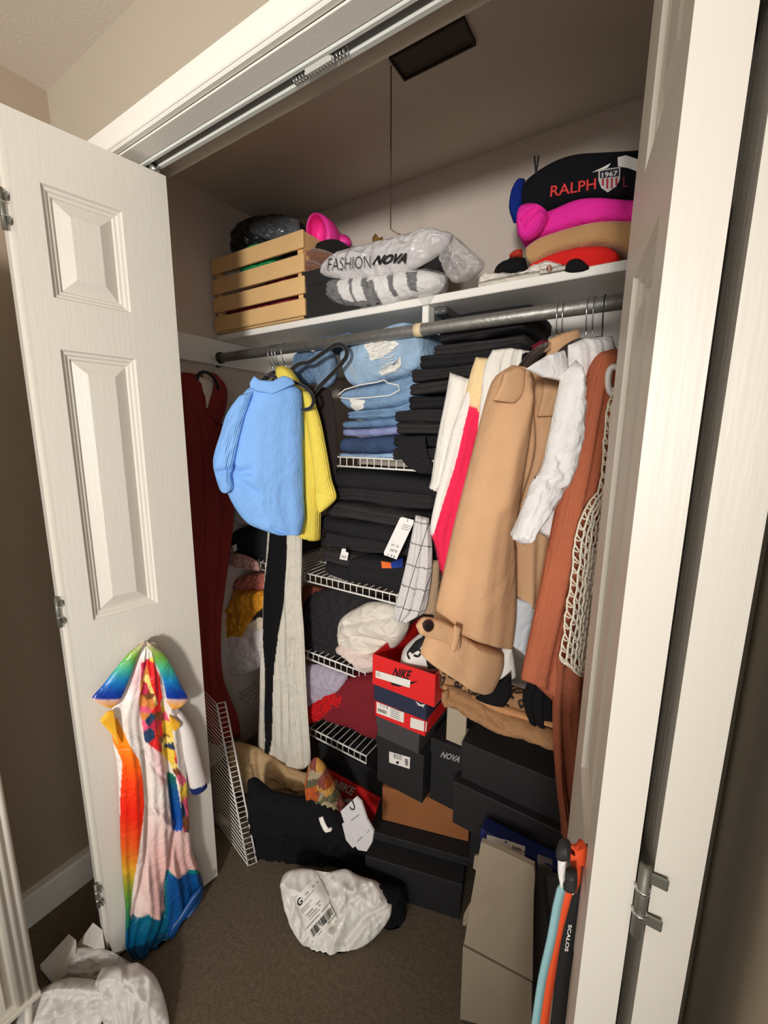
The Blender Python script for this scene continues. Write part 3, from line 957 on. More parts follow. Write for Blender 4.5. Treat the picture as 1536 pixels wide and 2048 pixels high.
cloth('red_sleeve', [[(1019, 512), (1020, 517)], [(1030, 502), (1034, 516)], [(1044, 498), (1046, 514)]], 1.16, cloth_mat('rust_red', (176, 52, 36)), T=0.012, nx=10, ny=12, taper=(0.2, 0.2),
      label='rust red sleeve end poking out of the sweater stack', cat='garment')
cloth('black_garment', [[(988, 556), (990, 562)], [(998, 532), (1002, 562)], [(1025, 518), (1035, 556)], [(1050, 515), (1060, 552)]], 1.14, cloth_mat('black_cotton', (20, 19, 20)), T=0.03,
      crump=0.006, seed=26, taper=(0.2, 0.2), label='black garment squashed beside the red fuzzy sweater', cat='garment')
cloth('black_garment', [[(1128, 540), (1130, 545)], [(1140, 522), (1144, 548)], [(1160, 519), (1165, 546)], [(1180, 535), (1180, 540)]], 1.105, cloth_mat('black_cotton', (20, 19, 20)), T=0.015,
      seed=27, nx=16, ny=16, taper=(0.2, 0.2), label='small black garment end in front of the red fuzzy sweater', cat='garment')
wk = thing('white_knit', 'white ribbed knit cardigan with a brown button, lying under the sweater stack', 'cardigan', tuple(hit(1050, 565, 1, 1.1)))
wkm = cloth('knit_body', [[(956, 570), (957, 578)], [(966, 551), (972, 577)], [(1000, 547), (1010, 570)], [(1040, 546), (1052, 562)], [(1080, 526), (1085, 556)], [(1110, 526), (1115, 550)], [(1148, 540), (1148, 546)]],
            1.105, cloth_mat('cream_knit', (234, 226, 214), rib=180, ribs=0.6), T=0.02, crump=0.006, cscale=60, seed=28, taper=(0.15, 0.15), parent=wk, zmin=ZS)
bb_ = cloth('button_band', [[(1078, 530), (1080, 556)], [(1090, 522), (1094, 557)], [(1112, 526), (1115, 552)], [(1130, 536), (1130, 546)]], 1.088, MATS['cream_knit'], T=0.006, nx=14, ny=20, seed=29, parent=wk, zmin=ZS)
c = np.array([1099, 537.]); a = np.linspace(0, 2 * math.pi, 14, endpoint=False)
bt = poly_decal('button', [(c[0] + 6 * math.cos(x), c[1] + 6.5 * math.sin(x)) for x in a], bb_, mat('horn_button', (150, 100, 84), 0.4), wk, off=0.003)
poly_decal('button_center', [(c[0] + 2.5 * math.cos(x), c[1] + 2.5 * math.sin(x)) for x in a], bb_, mat('horn_pale', (220, 190, 170), 0.4), bt, off=0.0045)

# ================================================================== SHELF A: jeans
def denim(name, rgb):
    return mat('denim_' + name, rgb, 0.9, bump=0.5, bscale=500, var=0.28, vscale=16, spec=0.2, wrinkle=(20, 0.7))


STITCH = mat('stitch', (188, 176, 150), 0.9)
FRAY = mat('frayed_white', (228, 224, 216), 0.95, bump=0.8, bscale=300)
jt = thing('folded_jeans', 'light blue ripped jeans, topmost of the folded jeans stack', 'jeans', tuple(hit(760, 760, 1, 1.11)), 'folded jeans')
jm = slab('denim', [(668, 702), (700, 686), (735, 672), (765, 652), (800, 641), (838, 652)], [(684, 762), (705, 772), (735, 765), (765, 756), (800, 747), (841, 716)], 1.10, 0.27, denim('light', (152, 178, 202)),
          layers=1, r=0.004, seed=31, noise=0.006, parent=jt)
for poly in ([(728, 690), (745, 686), (770, 684), (790, 682), (800, 688), (785, 700), (765, 715), (742, 722), (738, 706)],
             [(756, 744), (775, 735), (795, 725), (802, 712), (803, 730), (790, 740), (765, 750)]):
    poly_decal('frayed_rip', poly, jm, FRAY, jt, off=0.003)
rng = random.Random(17)
for k in range(26):
    if k < 17:
        u0, v0, n_ = rng.uniform(730, 752), 686 + k * 2.1, rng.randint(8, 13)
    else:
        u0, v0, n_ = rng.uniform(758, 775), 728 + (k - 17) * 2.6, rng.randint(6, 9)
    ph = rng.uniform(0, 6)
    pts = drape([(u0 + i * 4, v0 - (0.5 if k < 17 else 1.4) * i * (1 if k < 17 else 1) + math.sin(i * 0.9 + ph) * 1.6) for i in range(n_)], jm, 0.0045)
    mk('loose_thread', *tube(pts, 0.0010, 5), FRAY, jt)
mk('seam', *tube(drape([(688 + i * 2.5, 708 + i * 5) for i in range(12)], jm, 0.001), 0.0012, 5), STITCH, jt)
jt = thing('folded_jeans', 'mid blue ripped jeans with a pale frayed hem, second in the jeans stack', 'jeans', tuple(hit(760, 815, 1, 1.11)), 'folded jeans')
jm = slab('denim', [(676, 792), (690, 780), (730, 768), (770, 760), (800, 752), (838, 742)], [(677, 802), (695, 818), (730, 818), (770, 814), (800, 810), (836, 790)], 1.105, 0.27, denim('mid', (122, 150, 180)),
          layers=2, r=0.016, seed=32, noise=0.004, parent=jt)
mk('frayed_hem', *tube(drape([(676, 790), (690, 779), (720, 770), (755, 764), (768, 760), (778, 768), (798, 770), (800, 782), (780, 792), (740, 795), (700, 797), (680, 795)], jm, 0.003), 0.0022, 6), FRAY, jt)
poly_decal('frayed_rip', [(700, 800), (715, 797), (732, 802), (728, 815), (712, 820), (703, 812)], jm, FRAY, jt, off=0.004)
for i, (nm, tp, bt, rgb, lay, lb) in enumerate((
        ('faded', [(690, 824), (740, 818), (790, 812), (836, 794)], [(692, 838), (740, 838), (790, 833), (833, 816)], (112, 142, 172), 2, 'faded blue folded jeans, third from the top of the jeans stack'),
        ('belt', [(682, 844), (740, 839), (790, 834), (814, 830)], [(685, 857), (740, 856), (780, 853), (808, 850)], (98, 126, 158), 1, 'blue folded jeans with belt loops showing, in the middle of the jeans stack'),
        ('lavender', [(681, 858), (740, 856), (800, 852)], [(684, 872), (740, 873), (798, 868)], (132, 140, 180), 1, 'lavender blue crumpled shorts in the jeans stack'),
        ('navy', [(678, 876), (740, 874), (796, 869)], [(675, 904), (740, 908), (792, 904)], (54, 70, 100), 1, 'dark navy folded jeans low in the jeans stack'),
        ('pale', [(676, 906), (740, 909), (791, 906)], [(678, 915), (740, 919), (790, 919)], (140, 166, 196), 1, 'pale blue folded jeans, bottom of the jeans stack'))):
    slab('folded_jeans', tp, bt, 1.108, 0.27, denim(nm, rgb), layers=lay, r=0.012, seed=40 + i, noise=0.003, label=lb, cat='jeans', group='folded jeans')
# rolled jeans to the left
for i, (rows, lb) in enumerate((([[(588, 712), (592, 768)], [(605, 702), (612, 770)], [(628, 704), (632, 766)], [(642, 716), (642, 756)]], 'rolled blue jeans standing beside the shelf end'),
                                ([[(628, 702), (634, 772)], [(645, 696), (650, 776)], [(660, 698), (664, 772)], [(670, 712), (672, 755)]], 'rolled faded jeans next to the light ripped jeans'))):
    cloth('rolled_jeans', rows, 1.13, denim('roll%d' % i, ((96, 120, 148), (116, 140, 166))[i]), T=0.03, crump=0.006, cscale=50, seed=50 + i, taper=(0.25, 0.25), label=lb, cat='jeans', group='folded jeans')
slab_w('blue_garment', -1.02, -0.86, 1.70, 1.735, 1.13, 0.20, denim('top', (96, 124, 158)), seed=55, label='blue denim folded flat just under the top shelf', cat='jeans')
slab_w('dark_garment', -0.93, -0.66, 1.345, 1.70, 1.385, 0.01, cloth_mat('near_black', (26, 24, 26)), layers=6, seed=56, label='dark garments packed behind the jeans stack', cat='garment')

# black jeans stack on the right
BJ = [cloth_mat('black_denim_a', (44, 41, 42)), cloth_mat('black_denim_b', (34, 32, 34)), cloth_mat('black_denim_c', (52, 48, 48))]
rng = random.Random(8)
lv = np.linspace(1.344, 1.742, 12)
ordn = ['bottom', 'second from the bottom', 'third from the bottom', 'fourth from the bottom', 'fifth from the bottom', 'sixth from the bottom', 'fifth from the top', 'fourth from the top', 'third from the top', 'second from the top', 'topmost']
for k in range(11):
    x0 = -0.655 + 0.05 * (k > 3) + rng.uniform(-0.012, 0.015) + (0.012 * (k - 5) if k > 5 else 0) - (0.0 if k > 2 else 0.01)
    slab_w('black_jeans', x0, -0.30 + rng.uniform(-0.01, 0.01), lv[k] + 0.001, lv[k + 1] - 0.001, (1.085 if k < 8 else 1.128) + rng.uniform(-0.012, 0.012), 0.25, BJ[k % 3], layers=2 if k % 3 else 3, r=0.014, seed=60 + k, noise=0.006,
           tilt=rng.uniform(-0.006, 0.01), label='black folded jeans, %s of the tall black stack' % ordn[k], cat='jeans', group='tall stack of black jeans')
cloth('black_trousers', [[(800, 872), (850, 872)], [(797, 900), (855, 905)], [(812, 930), (868, 938)], [(838, 945), (866, 948)]], 1.07, BJ[1], T=0.012, crump=0.006, cscale=50, seed=80, label='black trousers sagging over the wire shelf front', cat='trousers')

# ================================================================== SHELF B
lv = np.linspace(0.914, 1.30, 8)
for k in range(7):
    x0 = (-0.965, -0.955, -0.97, -0.96, -0.94, -0.93, -0.92)[k] + rng.uniform(-0.012, 0.012)
    slab_w('black_clothes', x0, (-0.62, -0.56, -0.50, -0.49, -0.50, -0.52, -0.5)[k], lv[k] + 0.001, lv[k + 1] - 0.001, 1.085 + rng.uniform(-0.01, 0.02), 0.29, BJ[(k + 1) % 3], layers=1 + k % 3, r=0.018, seed=90 + k,
           noise=0.010, tilt=rng.uniform(-0.01, 0.012), label='black folded clothes, %s of the pile behind the long white tag' % ['bottom', 'second from the bottom', 'third from the bottom', 'middle one', 'third from the top', 'second from the top', 'topmost'][k],
           cat='clothes', group='pile of black clothes')
bp = thing('black_leggings', 'black rolled leggings with an orange and blue tab and a long white tag', 'leggings', tuple(hit(745, 1170, 1, 1.09)))
bpm = slab('roll', [(692, 1134), (700, 1120), (740, 1118), (800, 1128), (850, 1140)], [(694, 1152), (705, 1166), (740, 1170), (790, 1180), (850, 1196)], 1.052, 0.026, BJ[1], layers=2, r=0.010, seed=99, noise=0.004, parent=bp)
decal('orange_tab', [(763, 1124), (782, 1127), (784, 1137), (765, 1136)], bpm, mat('orange_tab', (238, 112, 40), 0.8), bp, 3, 2, off=0.004)
decal('blue_tab', [(782, 1127), (806, 1118), (806, 1136), (784, 1137)], bpm, mat('blue_tab', (30, 60, 150), 0.8), bp, 3, 2, off=0.004)
TAGW = mat('tag_white', (240, 236, 230), 0.6)


def tag_plate(name, px, y, parent, m=TAGW, th=0.0012):
    P, _ = plane_hit(px, y)
    n = len(P); V = np.concatenate([P, P + np.array([0, th, 0])])
    F = [tuple(range(n)), tuple(range(2 * n - 1, n - 1, -1))] + [(i, (i + 1) % n, n + (i + 1) % n, n + i) for i in range(n)]
    return mk(name, V, F, m, parent, smooth=False)


tg = tag_plate('price_tag', [(804, 1034), (827, 1040), (827, 1046), (793, 1119), (768, 1110), (768, 1104), (800, 1036)], 1.030, bp)
mk('tag_string', *tube(plane_hit([(815, 1044), (816, 1034), (812, 1020)], 1.03)[0], 0.0009, 5), BLK, tg)
for (a, b) in (((806, 1048), (822, 1052)), ((804, 1052), (820, 1056)), ((803, 1056), (818, 1060))):
    decal('print_line', [a, b, (b[0], b[1] + 1.6), (a[0], a[1] + 1.6)], tg, mat('print_grey', (150, 148, 146), 0.8), tg, 1, 1, off=0.0006)
for (u, v, s_) in ((784, 1087, 'M 1 8'), (781, 1097, '3878'), (776, 1108, 'L T 5')):
    text_decal('print', s_, [(u, v), (u + 14, v + 4), (u + 12, v + 9), (u - 2, v + 5)], tg, BLK, tg, off=0.0006)
t2 = tag_plate('size_tag', [(684, 1097), (692, 1098), (691, 1103), (697, 1106), (694, 1121), (679, 1118)], 1.06, bp)
text_decal('print', '3838', [(683, 1110), (693, 1112), (692, 1117), (682, 1115)], t2, BLK, t2, off=0.0006)
# left side of shelf B
slab('black_folded_top', [(450, 1068), (490, 1056), (545, 1070)], [(452, 1112), (490, 1120), (545, 1136)], 1.11, 0.25, BJ[1], layers=1, seed=101, label='black folded top on the wire shelf beside the maroon robe', cat='top')
slab('white_folded_top', [(456, 1018), (500, 1005), (560, 1010)], [(455, 1050), (500, 1056), (560, 1074)], 1.12, 0.25, cloth_mat('grey_white', (200, 192, 186)), layers=1, seed=102, label='white folded top above the black folded top on the wire shelf', cat='top')
cloth('floral_ruffle', [[(450, 1112), (452, 1128)], [(470, 1106), (475, 1134)], [(495, 1112), (500, 1138)], [(516, 1124), (520, 1142)]], 1.085, mat('pink_floral', (196, 150, 136), 0.9, var=0.5, vscale=90), T=0.015, crump=0.010, cscale=130, seed=103,
      taper=(0.15, 0.15), nx=40, ny=40, label='pink floral ruffled cloth under the black folded top', cat='cloth')
tag_plate('white_tab', [(464, 1092), (472, 1088), (474, 1100), (467, 1105)], 1.08, None)
bpy.data.objects['white_tab']['label'] = 'tiny white paper tab on the black folded top'; bpy.data.objects['white_tab']['category'] = 'tag'

# ================================================================== SHELF C
cloth('floral_cloth', [[(470, 1160), (475, 1190)], [(500, 1146), (505, 1185)], [(540, 1146), (545, 1180)]], 1.13, mat('red_floral', (190, 110, 96), 0.9, var=0.6, vscale=70), T=0.03, crump=0.01, cscale=70, seed=111, taper=(0.2, 0.1),
      label='pink and red floral cloth above the mustard top', cat='cloth')


def col_mustard(uv):
    c = np.tile(np.array([216., 146., 40.]), (len(uv), 1))
    c[in_poly(uv, [(500, 1262), (512, 1240), (528, 1218), (545, 1205), (545, 1262), (520, 1262)])] = (28, 24, 24)
    c[in_poly(uv, [(497, 1268), (512, 1240), (530, 1230), (545, 1232), (545, 1265), (510, 1278)])] = (222, 206, 178)
    return c


cloth('mustard_top', [[(470, 1180), (545, 1180)], [(465, 1200), (548, 1196)], [(445, 1222), (548, 1220)], [(428, 1242), (545, 1245)], [(440, 1266), (535, 1262)], [(470, 1272), (520, 1274)]], 1.09, cloth_mat('mustard', (216, 146, 40), attr=True, var=0.05),
      T=0.04, crump=0.014, cscale=18, seed=112, taper=(0.15, 0.2), col=col_mustard, nx=50, ny=50, label='mustard yellow top heaped on the wire shelf, with a cream and black patch', cat='top')
cloth('white_towel', [[(418, 1258), (425, 1270)], [(428, 1250), (445, 1312)], [(455, 1256), (466, 1350)], [(490, 1258), (500, 1345)], [(520, 1252), (524, 1330)], [(545, 1258), (540, 1310)]], 1.075, cloth_mat('white_towel', (226, 216, 214)),
      T=0.03, crump=0.006, cscale=30, seed=113, taper=(0.1, 0.1), nx=40, ny=40, creases=[([(500, 1270), (520, 1300), (515, 1340)], 7, -0.012)], label='white towel hanging over the wire shelf below the mustard top', cat='towel')
LACE = mat('black_lace', (30, 27, 29), 0.9, var=0.7, vscale=110, bump=0.8, bscale=150)
cloth('black_lace_top', [[(604, 1210), (606, 1300)], [(625, 1185), (630, 1316)], [(660, 1178), (665, 1316)], [(700, 1180), (705, 1308)], [(745, 1190), (750, 1280)], [(790, 1200), (790, 1240)]], 1.15, LACE, T=0.04, crump=0.012, cscale=45, seed=114,
      taper=(0.15, 0.15), nx=44, ny=50, label='black lace tops heaped behind the cream blanket', cat='top')
cloth('brown_cloth', [[(606, 1170), (608, 1240)], [(625, 1172), (630, 1225)], [(650, 1178), (650, 1200)]], 1.16, cloth_mat('brown_cotton', (120, 62, 44)), T=0.02, crump=0.006, seed=115, taper=(0.2, 0.2), label='brown cloth beside the black lace heap', cat='cloth')
cloth('cream_blanket', [[(678, 1250), (682, 1290)], [(688, 1232), (698, 1312)], [(712, 1216), (728, 1318)], [(740, 1204), (756, 1312)], [(775, 1206), (786, 1298)], [(800, 1216), (805, 1280)], [(816, 1238), (816, 1258)]], 1.115, cloth_mat('cream_blanket', (226, 216, 202)),
      T=0.055, crump=0.007, cscale=14, seed=116, taper=(0.25, 0.2), nx=50, ny=60, ymax=1.40, creases=[([(690, 1245), (740, 1232), (790, 1228)], 5, -0.010), ([(700, 1270), (735, 1262), (780, 1275)], 5, -0.010), ([(735, 1270), (760, 1310)], 6, -0.008)],
      label='rolled cream blanket on the wire shelf', cat='blanket')
cloth('cream_towel', [[(673, 1294), (676, 1300)], [(690, 1284), (700, 1318)], [(715, 1298), (725, 1338)], [(740, 1306), (748, 1342)], [(765, 1298), (768, 1320)]], 1.085, cloth_mat('pinkish_cream', (222, 202, 192)), T=0.03, crump=0.006, cscale=40, seed=117,
      taper=(0.2, 0.2), label='pinkish cream towel under the rolled cream blanket', cat='towel')
# ================================================================== SHELF D
cloth('lavender_cloth', [[(600, 1335), (600, 1440)], [(625, 1328), (622, 1420)], [(650, 1332), (645, 1402)], [(675, 1340), (668, 1392)], [(696, 1348), (692, 1372)]], 1.10, cloth_mat('lavender', (178, 166, 182)), T=0.03, crump=0.004, cscale=22, seed=121,
      taper=(0.1, 0.15), label='lavender grey cloth lying over the maroon cloth', cat='cloth')
cloth('red_lace', [[(612, 1420), (612, 1450)], [(635, 1398), (640, 1440)], [(660, 1385), (668, 1425)], [(690, 1378), (695, 1405)]], 1.088, cloth_mat('scarlet', (196, 26, 30)), T=0.02, crump=0.008, cscale=70, seed=122, taper=(0.2, 0.2),
      label='scarlet red cloth between the lavender and maroon cloths', cat='cloth')
mar = slab('maroon_cloth', [(630, 1418), (650, 1392), (680, 1370), (715, 1358), (756, 1358)], [(634, 1436), (650, 1446), (690, 1462), (725, 1488), (757, 1494)], 1.075, 0.28, cloth_mat('maroon_fleece', (124, 34, 42)), layers=1, r=0.004, seed=123, noise=0.008,
           label='maroon cloth folded over the lowest wire shelf', cat='cloth')

# ================================================================== HANGERS
def hook_geo(x, y=ROD[0], neck=0.075, r=0.0016, twist=0.0):
    """chrome hook over the rod, opening to the back; hangs at x"""
    R = 0.0185; cz = ROD[1]
    a = np.linspace(-0.35, math.pi * 1.0, 16)
    arc = [(x + twist * math.cos(t) * 0.3, y - R * math.cos(t) * -1 * -1, cz + R * math.sin(t)) for t in a]
    arc = [(x + twist * 0.02 * math.cos(t), y + R * math.cos(t), cz + R * math.sin(t)) for t in a]
    neckp = [(x, y - R - 0.001, cz - 0.015), (x, y - 0.010, cz - 0.042), (x, y, cz - 0.052), (x, y, cz - neck)]
    return tube(smooth_path(np.array(arc + neckp), 40), r, 6)


def hanger(label, x, m=VELVET, hookm=CHROME, width=0.40, yaw=math.pi / 2, drop=0.075, name='clothes_hanger', bar=True, group=None, th=0.005, y=ROD[0]):
    t = thing(name, label, 'hanger', (x, y, ROD[1] - drop), group)
    mk('hook', *hook_geo(x, y, drop + 0.006), hookm, t)
    z0 = ROD[1] - drop; ux, uy = math.cos(yaw), math.sin(yaw)
    pts = []
    for s in np.linspace(-1, 1, 25):
        d = abs(s)
        pts.append((x + ux * s * width / 2, y + uy * s * width / 2, z0 - 0.015 * d - 0.075 * d ** 2.2))
    mk('shoulders', *ribbon(pts, 0.016, th * 2, (0, 0, 1)), m, t)
    if bar:
        e0, e1 = np.array(pts[0]), np.array(pts[-1])
        mk('bar', *tube([e0, e0 + (0, 0, -0.02), e0 * 0.93 + e1 * 0.07 + (0, 0, -0.035), e1 * 0.93 + e0 * 0.07 + (0, 0, -0.035), e1 + (0, 0, -0.02), e1], th * 0.9, 8), m, t)
    return t


LG = 'hangers on the rod near the blue sweater'
hanger('black velvet hanger with chrome hook carrying the blue sweater', -1.128, yaw=math.radians(58), width=0.20, group=LG, bar=False)
hanger('black velvet hanger with chrome hook carrying the yellow cardigan', -1.143, yaw=math.radians(52), width=0.16, group=LG, bar=False)
hanger('black velvet hanger with chrome hook carrying the black and cream dress', -1.098, yaw=math.radians(58), width=0.14, group=LG, bar=False)
mk('wire_hook', *hook_geo(-1.162), CHROME, label='chrome hanger hook nearest the rod end socket', cat='hanger')
# black hangers sticking out to the right of the sweaters
eh = thing('clothes_hanger', 'thick black velvet hanger sticking out empty in front of the jeans', 'hanger', tuple(hit(640, 772, 1, 1.03)))
pts = plane_hit([(560, 752), (584, 738), (596, 729), (606, 726), (617, 725), (640, 710), (660, 696), (672, 689), (684, 690), (692, 698), (694, 708), (690, 718), (668, 744), (640, 772), (625, 790)], pl_px(560, 1.02, 700, 1.05, 740))[0]
mk('frame', *tube(smooth_path(pts, 70), 0.0068, 10), VELVET, eh)
yh = thing('clothes_hanger', 'black velvet hanger end curling out beside the yellow cardigan', 'hanger', tuple(hit(612, 819, 1, 0.96)))
pts = plane_hit([(535, 748), (560, 757), (580, 763), (598, 768), (612, 776), (622, 786), (627, 798), (626, 808), (620, 816), (610, 819), (600, 818)], 0.985)[0]
mk('frame', *tube(smooth_path(pts, 50), 0.0052, 10), VELVET, yh)

# ================================================================== LEFT HANGING CLOTHES
mr = thing('maroon_robe', 'dark maroon robe hanging on the closet side wall next to the folded door', 'robe', (-1.43, 0.9, 0.3))
PM = ((-1.405, 0.70), (-1.375, 1.10))
MAR = cloth_mat('maroon_robe', (138, 50, 46), rough=0.95)
cloth('robe_body', [[(335, 742), (372, 745), (405, 750)], [(335, 790), (380, 800), (412, 830)], [(340, 850), (395, 850), (452, 860)], [(345, 950), (400, 950), (462, 950)], [(350, 1050), (410, 1050), (462, 1050)], [(358, 1150), (405, 1150), (448, 1150)], [(362, 1250), (400, 1250), (436, 1250)], [(370, 1350), (405, 1350), (440, 1350)], [(382, 1440), (420, 1440), (470, 1430)], [(400, 1480), (430, 1480), (475, 1470)]],
      PM, MAR, T=0.045, fold=0.012, freq=3.0, seed=131, parent=mr, ymax=1.38)
cloth('shawl_collar', [[(415, 742), (432, 748)], [(428, 765), (452, 775)], [(420, 800), (452, 812)], [(412, 830), (440, 850)]], ((-1.37, 0.70), (-1.345, 1.10)), MAR, T=0.012, seed=132, parent=mr)
cloth('cream_lining', [[(396, 752), (425, 762)], [(402, 790), (425, 795)], [(408, 815), (415, 818)]], ((-1.385, 0.70), (-1.355, 1.10)), cloth_mat('cream_lining', (226, 212, 192)), T=0.006, seed=133, parent=mr)
pts = plane_hit([(394, 758), (398, 748), (410, 744), (424, 752), (434, 768), (437, 780)], ((-1.36, 0.70), (-1.335, 1.10)))[0]
mh = thing('clothes_hanger', 'black hanger holding the maroon robe on the side wall', 'hanger', tuple(pts[0]))
mk('frame', *tube(smooth_path(pts, 30), 0.006, 8), VELVET, mh)
a = hit(428, 720, 0, -1.40); mk('wire_hook', *tube(smooth_path([pts[3] + (0, 0, 0.01), a + (0, 0, -0.03), a, a + (-0.03, 0.01, 0.012)], 20), 0.0016, 6), CHROME, mh)

PB = pl_px(430, 0.80, 632, 1.02, 930)
bw = thing('blue_sweater', 'light blue ribbed sweater with a funnel neck on the hanging rod', 'sweater', tuple(hit(560, 1070, 1, 0.94)))
BLUE = cloth_mat('sky_blue_rib', (138, 186, 245), rib=230, ribs=0.5, wrinkle=(7, 0.35))
cloth('sweater_body', [[(505, 770), (545, 770), (585, 768)], [(488, 785), (545, 785), (602, 782)], [(470, 815), (540, 815), (604, 812)], [(455, 860), (530, 862), (605, 870)], [(448, 920), (530, 922), (607, 930)], [(452, 975), (530, 980), (608, 990)], [(470, 1015), (540, 1025), (610, 1030)], [(495, 1045), (550, 1054), (606, 1056)], [(530, 1060), (570, 1068), (602, 1070)]],
      PB, BLUE, T=0.045, fold=0.003, freq=2.0, seed=141, parent=bw, nx=44, ny=60, taper=(0.06, 0.02), creases=[([(455, 920), (475, 945), (500, 940)], 7, -0.02), ([(470, 955), (500, 975), (515, 985)], 9, -0.012), ([(500, 800), (478, 870), (470, 930)], 10, -0.006), ([(545, 1052), (580, 1064)], 4, -0.01)])
cloth('sleeve', [[(480, 790), (508, 782)], [(455, 825), (492, 828)], [(440, 870), (480, 875)], [(428, 910), (470, 920)], [(427, 935), (462, 950)], [(440, 980), (468, 975)], [(448, 986), (462, 982)]], pl_px(430, 0.785, 632, 0.985, 930), BLUE, T=0.022, seed=142, parent=bw, crump=0.004,
      creases=[([(440, 945), (462, 940)], 5, -0.014)])
cloth('sleeve', [[(602, 785), (606, 790)], [(603, 850), (612, 856)], [(605, 930), (620, 935)], [(608, 990), (628, 1000)], [(608, 1030), (634, 1028)], [(616, 1044), (626, 1040)]], pl_px(430, 0.86, 632, 1.04, 930), BLUE, T=0.015, seed=143, parent=bw)
cloth('funnel_neck', [[(508, 752), (520, 760), (545, 762), (565, 752), (570, 752)], [(500, 765), (515, 776), (545, 780), (570, 766), (584, 758)], [(500, 775), (515, 784), (545, 790), (575, 776), (590, 768)]], pl_px(430, 0.775, 632, 0.995, 930), BLUE, T=0.014, seed=144, parent=bw, taper=(0.2, 0.1))
PY = pl_px(430, 0.90, 672, 1.075, 930)
yw = thing('yellow_cardigan', 'yellow ribbed cardigan hanging behind the blue sweater', 'cardigan', tuple(hit(620, 1078, 1, 1.03)))
YEL = cloth_mat('yellow_rib', (240, 216, 92), rib=200, ribs=0.5, wrinkle=(7, 0.35))
cloth('cardigan_body', [[(553, 733), (566, 731), (582, 738)], [(552, 750), (580, 752), (600, 765)], [(556, 790), (590, 795), (618, 800)], [(566, 860), (600, 862), (632, 866)], [(576, 950), (610, 952), (640, 955)], [(588, 1020), (615, 1024), (641, 1030)], [(596, 1068), (618, 1076), (640, 1080)]], PY, YEL, T=0.03, fold=0.003, freq=2, seed=151, parent=yw)
cloth('sleeve', [[(604, 780), (622, 785)], [(612, 830), (640, 836)], [(622, 900), (654, 905)], [(628, 960), (664, 960)], [(630, 985), (673, 992)], [(632, 1012), (664, 1008)], [(638, 1026), (650, 1020)]], pl_px(430, 0.88, 672, 1.055, 930), YEL, T=0.020, seed=152, parent=yw,
      creases=[([(634, 985), (655, 992), (668, 996)], 4, -0.008)])
cloth('brown_blouse', [[(585, 768), (630, 772), (660, 778)], [(600, 800), (640, 805), (668, 812)], [(612, 850), (645, 855), (672, 865)], [(625, 905), (650, 910), (673, 918)], [(640, 960), (655, 962), (670, 960)]], pl_px(585, 1.06, 672, 1.09, 850), cloth_mat('dark_brown_knit', (44, 36, 36)), T=0.008, fold=0.003, seed=153,
      label='dark brown top hanging between the yellow cardigan and the jeans', cat='top')


def col_dress(uv):
    c = np.tile(np.array([232., 224., 208.]), (len(uv), 1))
    c[in_poly(uv, [(547, 1000), (582, 1000), (580, 1130), (574, 1200), (563, 1260), (556, 1330), (551, 1420), (548, 1480), (541, 1530), (534, 1530), (539, 1470), (537, 1430), (532, 1360), (529, 1290), (530, 1180), (538, 1110), (544, 1060)])] = (20, 19, 22)
    return c


cloth('knit_dress', [[(532, 990), (606, 990)], [(535, 1050), (605, 1050)], [(533, 1110), (604, 1110)], [(529, 1190), (603, 1190)], [(527, 1260), (608, 1260)], [(521, 1350), (612, 1350)], [(516, 1430), (617, 1430)], [(513, 1500), (622, 1500)], [(518, 1516), (560, 1538), (600, 1542), (622, 1524)]],
      pl_px(515, 0.985, 622, 1.035, 1300), cloth_mat('cream_rib', (232, 224, 208), rib=230, ribs=0.7, attr=True, var=0), T=0.02, nx=80, ny=110, fold=0.008, freq=2.6, seed=161, col=col_dress, creases=[([(590, 1280), (580, 1400), (575, 1530)], 6, -0.012)],
      label='long cream ribbed knit dress with a black stripe hanging in front of the wire shelves', cat='dress')

# ================================================================== RIGHT HANGING CLOTHES
RG = 'hangers on the rod at the tan coat'
for x, m_, lb in ((-0.219, CHROME, 'chrome wire hanger carrying the tan coat'), (-0.207, CHROME, 'chrome wire hanger next to the tan coat collar'), (-0.157, CHROME, 'chrome wire hanger carrying the white shirt'),
                  (-0.144, mat('twisted_steel', (150, 148, 145), 0.35, metal=0.9), 'twisted steel hanger carrying the rust knit'), (-0.124, DARKMET, 'dark twisted wire hanger carrying the crocheted top')):
    hanger(lb, x, m=m_, hookm=m_, width=0.30, yaw=math.radians(68), bar=False, th=0.0016, group=RG)
IVORY = cloth_mat('ivory', (236, 230, 220)); CREAM = cloth_mat('cream_cotton', (236, 208, 158))
PT0 = pl_px(860, 1.03, 1110, 1.17, 900)
cloth('white_tee', [[(900, 745), (945, 760)], [(890, 800), (940, 800)], [(878, 860), (925, 860)], [(868, 920), (915, 920)], [(862, 960), (900, 965)], [(858, 975), (880, 985)]], PT0, IVORY, T=0.02, fold=0.003, seed=171, label='ivory tee hanging behind the red colour block tee', cat='shirt')


def col_block(uv):
    c = np.tile(np.array([236., 208., 158.]), (len(uv), 1))
    redp = [(932, 808), (958, 830), (964, 860), (956, 930), (945, 1000), (915, 1080), (880, 1160), (862, 1100), (858, 1060), (880, 1010), (905, 930), (920, 860)]
    wl = in_poly(uv, [(935, 785), (934, 808), (921, 860), (905, 930), (880, 1010), (862, 1070), (840, 1080), (850, 950), (880, 850), (910, 780)])
    c[uv[:, 1] > 838] = (236, 60, 92)
    c[in_poly(uv, redp)] = (236, 44, 84)
    c[wl] = (240, 232, 224)
    return c


